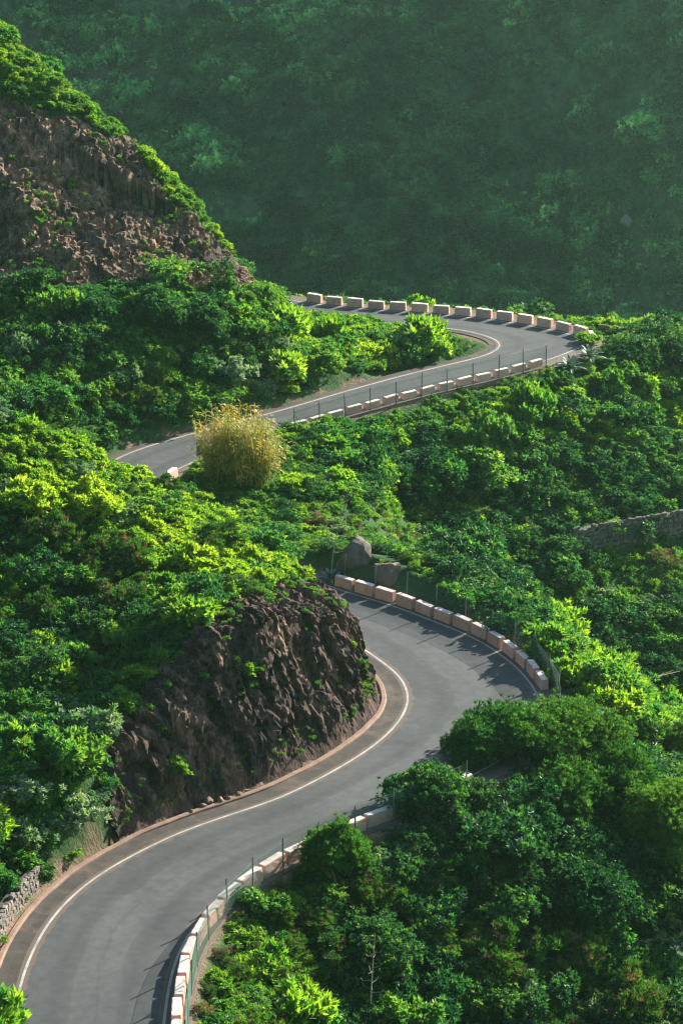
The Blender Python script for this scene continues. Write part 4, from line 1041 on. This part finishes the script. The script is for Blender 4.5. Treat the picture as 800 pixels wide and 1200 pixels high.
for lb_, mem in LAB.items():
    mem.sort(key=lambda i: pxx[i]); n = len(mem)
    for j, i in enumerate(mem):
        if n == 1: q = ''
        elif j == 0: q = ', leftmost of these' if n > 2 else ', the left one'
        elif j == n - 1: q = ', rightmost of these' if n > 2 else ', the right one'
        elif n == 3: q = ', middle of three'
        else: q = ', %s from the left' % ORD[j]
        t_ = lb_ + q
        for cut in (('close ', ''), ('fine leaved dark heath', 'dark heath'), (' dense', ''), (' rounded', ''), (' leafy', ''), ('left end of the rock cutting', 'left end of the cutting'), ('top of the rock cutting', 'rock cutting')):
            if len(t_.split()) > 16: t_ = t_.replace(*cut)
        FINAL[i] = t_
for i in sorted(single):
    kd = kinds[i]; v = int(i) % len(PRO[kd])
    o = obj(kd, PRO[kd][v], loc=(xr[i], yr[i], z[i] - .08), rot=(rng.uniform(-.12, .12), rng.uniform(-.12, .12), rng.uniform(0, 6.28)), sc=size[i] * rng.uniform(.8, 1.25, 3) * [1, 1, rng.uniform(.7, 1.1)])
    tag(o, FINAL[i], 'bush', HUMAN[kd].replace('bush', 'bushes') + ' ' + place_of(i))

# the rest of the thicket: point clouds carrying instances, one object per kind
def scatter(name, pts, rots, scs, vidx, meshes, label, cat):
    me = bpy.data.meshes.new(name); me.vertices.add(len(pts)); me.vertices.foreach_set('co', np.asarray(pts, np.float32).ravel())
    for an, ty, av in (('rot', 'FLOAT_VECTOR', rots), ('sca', 'FLOAT_VECTOR', scs)):
        a = me.attributes.new(an, ty, 'POINT'); a.data.foreach_set('vector', np.asarray(av, np.float32).ravel())
    a = me.attributes.new('vi', 'INT', 'POINT'); a.data.foreach_set('value', np.asarray(vidx, np.int32))
    o = obj(name, me); tag(o, label, cat, kind='stuff')
    sc_ = bpy.data.collections.new(name + '_sources')
    for j, m_ in enumerate(meshes): sc_.objects.link(bpy.data.objects.new('%s_source_%02d' % (name, j), m_))
    ng = bpy.data.node_groups.new(name, 'GeometryNodeTree')
    ng.interface.new_socket('Geometry', in_out='INPUT', socket_type='NodeSocketGeometry'); ng.interface.new_socket('Geometry', in_out='OUTPUT', socket_type='NodeSocketGeometry')
    n = ng.nodes; gi = n.new('NodeGroupInput'); go = n.new('NodeGroupOutput')
    ci = n.new('GeometryNodeCollectionInfo'); ci.inputs['Collection'].default_value = sc_; ci.inputs['Separate Children'].default_value = True; ci.inputs['Reset Children'].default_value = True
    ip = n.new('GeometryNodeInstanceOnPoints'); ip.inputs['Pick Instance'].default_value = True
    def at(nm, ty): q = n.new('GeometryNodeInputNamedAttribute'); q.data_type = ty; q.inputs['Name'].default_value = nm; return q.outputs['Attribute']
    L = ng.links.new
    L(gi.outputs[0], ip.inputs['Points']); L(ci.outputs[0], ip.inputs['Instance'])
    L(at('vi', 'INT'), ip.inputs['Instance Index']); L(at('rot', 'FLOAT_VECTOR'), ip.inputs['Rotation']); L(at('sca', 'FLOAT_VECTOR'), ip.inputs['Scale'])
    L(ip.outputs[0], go.inputs[0])
    md = o.modifiers.new('scatter', 'NODES'); md.node_group = ng
    return o
rest = np.array([i for i in range(len(xr)) if i not in single])
for kd in sorted(set(kinds)):
    ii = np.array([i for i in rest if kinds[i] == kd])
    if not len(ii): continue
    n = len(ii)
    scatter(kd + '_thicket', np.stack([xr[ii], yr[ii], z[ii] - .08], -1), np.stack([rng.uniform(-.12, .12, n), rng.uniform(-.12, .12, n), rng.uniform(0, 6.28, n)], -1),
            size[ii][:, None] * rng.uniform(.75, 1.3, (n, 3)) * np.array([1, 1, .88]), rng.integers(0, len(PRO[kd]), n), PRO[kd], 'thicket of ' + HUMAN[kd] + 'es covering the hillsides', 'undergrowth')
# low ground cover everywhere, sparse plants on rock, grass on verges
NG = 32000
xg = rng.uniform(-36, 36, NG); yg = rng.uniform(116, 258, NG)
zg, dg, sg, ig, rg, _ = ground(xg, yg, True)
px2, py2, _ = PX(np.stack([xg, yg, zg], -1))
rkg = np.maximum(cliffB_mask(xg, yg, zg), cliffA_mask(xg, yg, zg, dg, rg, sg))
base_ok = (dg > np.where(sg > 0, 1.85, 1.5)) & (px2 > -60) & (px2 < 860) & (py2 > -30) & (py2 < 1260)
clump = vnoise(xg / 1.6, yg / 1.6, 6.1)
edge = dg < 2.7
ok = base_ok & (((rkg < .2) & ((rng.random(NG) < .75))) | ((rkg > .2) & (clump > .30) & (rng.random(NG) < .7))) & (~edge | (clump > .05) | (py2 < 480))
ok &= ~((px2 > 345) & (px2 < 480) & (py2 > 600) & (py2 < 690) & (yg > 183) & (rng.random(NG) < .8))
ok |= base_ok & (yg > 234) & (px2 > 530) & (px2 < 572) & (sg > 0) & (rkg < .1)
NC = 9000
xa = np.concatenate([rng.uniform(-18, 5, NC), rng.uniform(-33, -5, NC)]); ya = np.concatenate([rng.uniform(146, 180, NC), rng.uniform(224, 246, NC)])
za, da, sa_, ia_, ra_, _ = ground(xa, ya, True)
rka = np.maximum(cliffB_mask(xa, ya, za), cliffA_mask(xa, ya, za, da, ra_, sa_))
cl2 = vnoise(xa * .9, ya * .9, za * .22) + .5 * vnoise(xa * 3, ya * 3, za * .9)
oka = (rka > .3) & (cl2 > .50 - .5 * sstep(2.6, 1.8, da) * (ya < 200)) & (da > 1.75) & (rng.random(2 * NC) < np.where(ya > 200, .3, .42))
# a clump of weeds all along the foot of the bank, behind the kerb
okw = (da > 1.75) & (da < 2.5) & (sa_ > 0) & (vnoise(xa * .8, ya * .8, 2.2) > -.15) & (ya < 200) & (rng.random(2 * NC) < .6)
jj = np.where((oka | okw) & seen(xa, ya, za + .8))[0]
xg = np.concatenate([xg, xa[jj]]); yg = np.concatenate([yg, ya[jj]]); zg = np.concatenate([zg, za[jj]]); dg = np.concatenate([dg, da[jj]]); rkg = np.concatenate([rkg, rka[jj]])
ok = np.concatenate([ok, np.ones(len(jj), bool)]); edge = np.concatenate([edge, np.zeros(len(jj), bool) | (da[jj] < 2.5)])
ii = np.where(ok & seen(xg, yg, zg + .9))[0]; n = len(ii); print('ground cover', n)
up = np.where(rkg[ii] > .2, .35, 0)
scatter('ground_cover', np.stack([xg[ii], yg[ii], zg[ii] + up], -1), np.stack([rng.uniform(-.3, .3, n), rng.uniform(-.3, .3, n), rng.uniform(0, 6.28, n)], -1),
        (rng.uniform(.5, 1.3, n) * np.where(rkg[ii] > .2, .5, 1) * np.where(edge[ii], .6, 1))[:, None] * np.ones((1, 3)), np.where(rkg[ii] > .2, np.where(rng.random(n) < .8, 2, 0), rng.integers(0, 4, n)), [PRO['low_plant'][0], PRO['low_plant'][1], PRO['low_plant'][2], PRO['grass_tuft'][0]],
        'low green plants and grass between the bushes and on the rock ledges', 'undergrowth')

# ------------------------------------------------------------------ far mountainside scrub
NM = 15000
xm = rng.uniform(-150, 150, NM); ym = rng.uniform(560, 800, NM)
zm = ground(xm, ym); px3, py3, _ = PX(np.stack([xm, ym, zm], -1))
ok = (px3 > -80) & (px3 < 880) & (py3 > -120) & (py3 < 520)
g3 = vnoise(xm / 16, ym / 16, 8) + .5 * vnoise(xm / 6, ym / 6, 8)
ok &= (rng.random(NM) < np.clip(.75 - .6 * g3, .15, 1))
ii = np.where(ok)[0]; n = len(ii); print('far scrub', n)
FM = [crown('far_bush', M['leaf_far'], 200 + i, rl(200 + i, 5, 3.6, 2.6, 1.3), 140, 8, .42, .26, 1.0, .4, twigs=0, m2=M['leaf_far'], m2p=.3) for i in range(3)]
scatter('far_mountainside_scrub', np.stack([xm[ii], ym[ii], zm[ii] - .3], -1), np.stack([rng.uniform(-.2, .2, n), rng.uniform(-.2, .2, n), rng.uniform(0, 6.28, n)], -1),
        np.exp(rng.normal(0, .45, n)).clip(.4, 1.9)[:, None] * rng.uniform(.8, 1.25, (n, 3)), rng.integers(0, 3, n), FM, 'dark scrub covering the shaded mountainside across the valley', 'scrub')

# ------------------------------------------------------------------ feature shrubs
def cane_mesh(seed):
    r = np.random.default_rng(seed); V = []; Fq = []; tone = []; mi = []
    CC = [(r.uniform(-1.1, 1.1), r.uniform(-.8, .8), r.uniform(2.0, 4.6)) for _ in range(9)]
    for s_ in range(620):
        cc = CC[s_ % 9]; a = r.uniform(0, 6.28); q = .42 * math.sqrt(r.random()); b = np.array([cc[0] + q * math.cos(a), cc[1] + q * math.sin(a), 0.0])
        hh = r.uniform(.6, 1.0) * cc[2]; out = np.array([math.cos(a), math.sin(a), 0]) * r.uniform(.1, 1.0) + r.normal(size=3) * .22
        tip = b + out + np.array([0, 0, hh]); sd = np.array([math.cos(a + 1.57), math.sin(a + 1.57), 0]) * .02
        t0 = r.random(); k = len(V); V += [b - sd, b + sd, tip + sd * .3, tip - sd * .3]; Fq.append([k, k + 1, k + 2, k + 3]); tone += [t0] * 4; mi.append(1 if r.random() < .3 else 0)
        for j in range(17):
            f = r.uniform(.2, 1.0); p = b + (tip - b) * f; a2 = r.uniform(0, 6.28); l = r.uniform(.3, .55)
            dv = np.array([math.cos(a2) * .75, math.sin(a2) * .75, r.uniform(.1, .9)]); dv /= np.linalg.norm(dv); s2 = np.cross(dv, [0, 0, 1]); s2 = s2 / (np.linalg.norm(s2) + 1e-6) * .034
            k = len(V); V += [p, p + dv * l * .4 + s2, p + dv * l + np.array([0, 0, -.22]), p + dv * l * .4 - s2]; Fq.append([k, k + 1, k + 2, k + 3]); tone += [np.clip(t0 + r.uniform(-.2, .2), 0, 1)] * 4; mi.append(1 if r.random() < (.7 if f < .4 else .1) else 0)
    return mesh('cane', V, Fq, [M['leaf_cane'], M['leaf_mid']], mi=mi, attrs={'tone': tone})
for (kd, x, y, zz, s_, lab, cat, v, nm, sz) in FEATS:
    zz = hz(x, y)
    if kd == 'cane': tag(obj('cane_clump', cane_mesh(3), loc=(x, y, zz - .1), sc=(1.6, 1.5, 1.55)), lab, cat); continue
    me_ = PRO[kd][v % len(PRO[kd])]
    tag(obj(nm, me_, loc=(x, y, zz - .1), rot=(0, 0, rng.uniform(0, 6.28)), sc=(s_ * 1.0, s_ * 1.0, s_ * 1.0)), lab, cat)

# ------------------------------------------------------------------ trees: trunk with limbs, crown
def tree(px, py_top, Y, wid, label, kind, seed, dens=1.0, cat='tree'):
    x = WY(px, py_top, Y)[0]; z0 = hz(x, Y); zt = WY(px, py_top, Y)[2]; hgt = max((zt - z0) * .93, 2.2)
    r = np.random.default_rng(seed)
    root = bpy.data.objects.new('tree', None); COL.objects.link(root); root.location = (x, Y, z0); tag(root, label, cat)
    limbs = []; L = []; fork = Vector((r.uniform(-.2, .2), r.uniform(-.2, .2), hgt * .28))
    tr = tube_pts([(0, 0, -.3), fork * .5 + Vector((.05, 0, 0)), fork], [.03 * hgt, .024 * hgt, .02 * hgt], 8); limbs.append(tr)
    nb = int(12 + 5 * wid)
    for i in range(nb):
        a = i * 2.4 + r.uniform(-.4, .4); q = wid * .5 * math.sqrt((i + .4) / nb) * r.uniform(.8, 1.12)
        zz = hgt * (.93 - .42 * (q / (wid * .5)) ** 1.7) * r.uniform(.82, 1.03)
        e = Vector((q * math.cos(a), q * math.sin(a), zz)); m_ = fork.lerp(e, .5) + Vector((q * .12 * math.cos(a), q * .12 * math.sin(a), -.15))
        limbs.append(tube_pts([fork * .9, m_, e], [.012 * hgt, .008 * hgt, .003 * hgt], 5))
        k = wid * r.uniform(.075, .13) + .12
        L.append((e.x, e.y, e.z - k * .7, k, k, k * (1.5 if kind == 'heath' else 1.1)))
        if r.random() < .8: L.append((m_.x + r.uniform(-.4, .4), m_.y + r.uniform(-.4, .4), max(m_.z, hgt * .35), k * 1.1, k * 1.1, k * .9))
    V, Fq = merge(limbs); obj('trunk', mesh('trunk', V, Fq, M['bark']), root)
    nt_ = int(70 * len(L) * dens)
    if kind == 'heath': me = crown('crown', M['leaf_heath'], seed, L, nt_, 13, .27, .055, .6, .65, inner=.3, m2=M[Mi], m2p=.25, twigs=0)
    elif kind == 'broad': me = crown('crown', M[Mi], seed, L, nt_, 13, .19, .095, 1.0, .4, inner=.3, m2=M[B], m2p=.2, twigs=0)
    else: me = crown('crown', M[D], seed, L, nt_, 13, .18, .085, 1.0, .35, inner=.3, m2=M[Mi], m2p=.3, twigs=0)
    obj('crown', me, root)
for a in TREES: tree(*a)

# ------------------------------------------------------------------ thin haze in the valley air
hm = bpy.data.materials.new('haze_air'); hm.use_nodes = True; hn = hm.node_tree; hn.nodes.clear()
ho = hn.nodes.new('ShaderNodeOutputMaterial'); hv = hn.nodes.new('ShaderNodeVolumePrincipled')
hv.inputs['Color'].default_value = (.52, .92, .74, 1); hv.inputs['Density'].default_value = HAZE; hv.inputs['Anisotropy'].default_value = .72
hn.links.new(hv.outputs[0], ho.inputs['Volume'])
bm = bmesh.new(); bmesh.ops.create_cube(bm, size=1); me = bpy.data.meshes.new('haze'); bm.to_mesh(me); bm.free(); me.materials.append(hm)
zlo, zhi = float(GZ.min()) - 3, float(max(GZ.max(), 72)) + 6
o = obj('haze', me, loc=((gx[0] + gx[-1]) / 2, (gy[0] + gy[-1]) / 2, (zlo + zhi) / 2), sc=(gx[-1] - gx[0] + 20, gy[-1] - gy[0] + 20, zhi - zlo))
tag(o, 'thin pale haze filling the valley air', 'haze', kind='stuff')
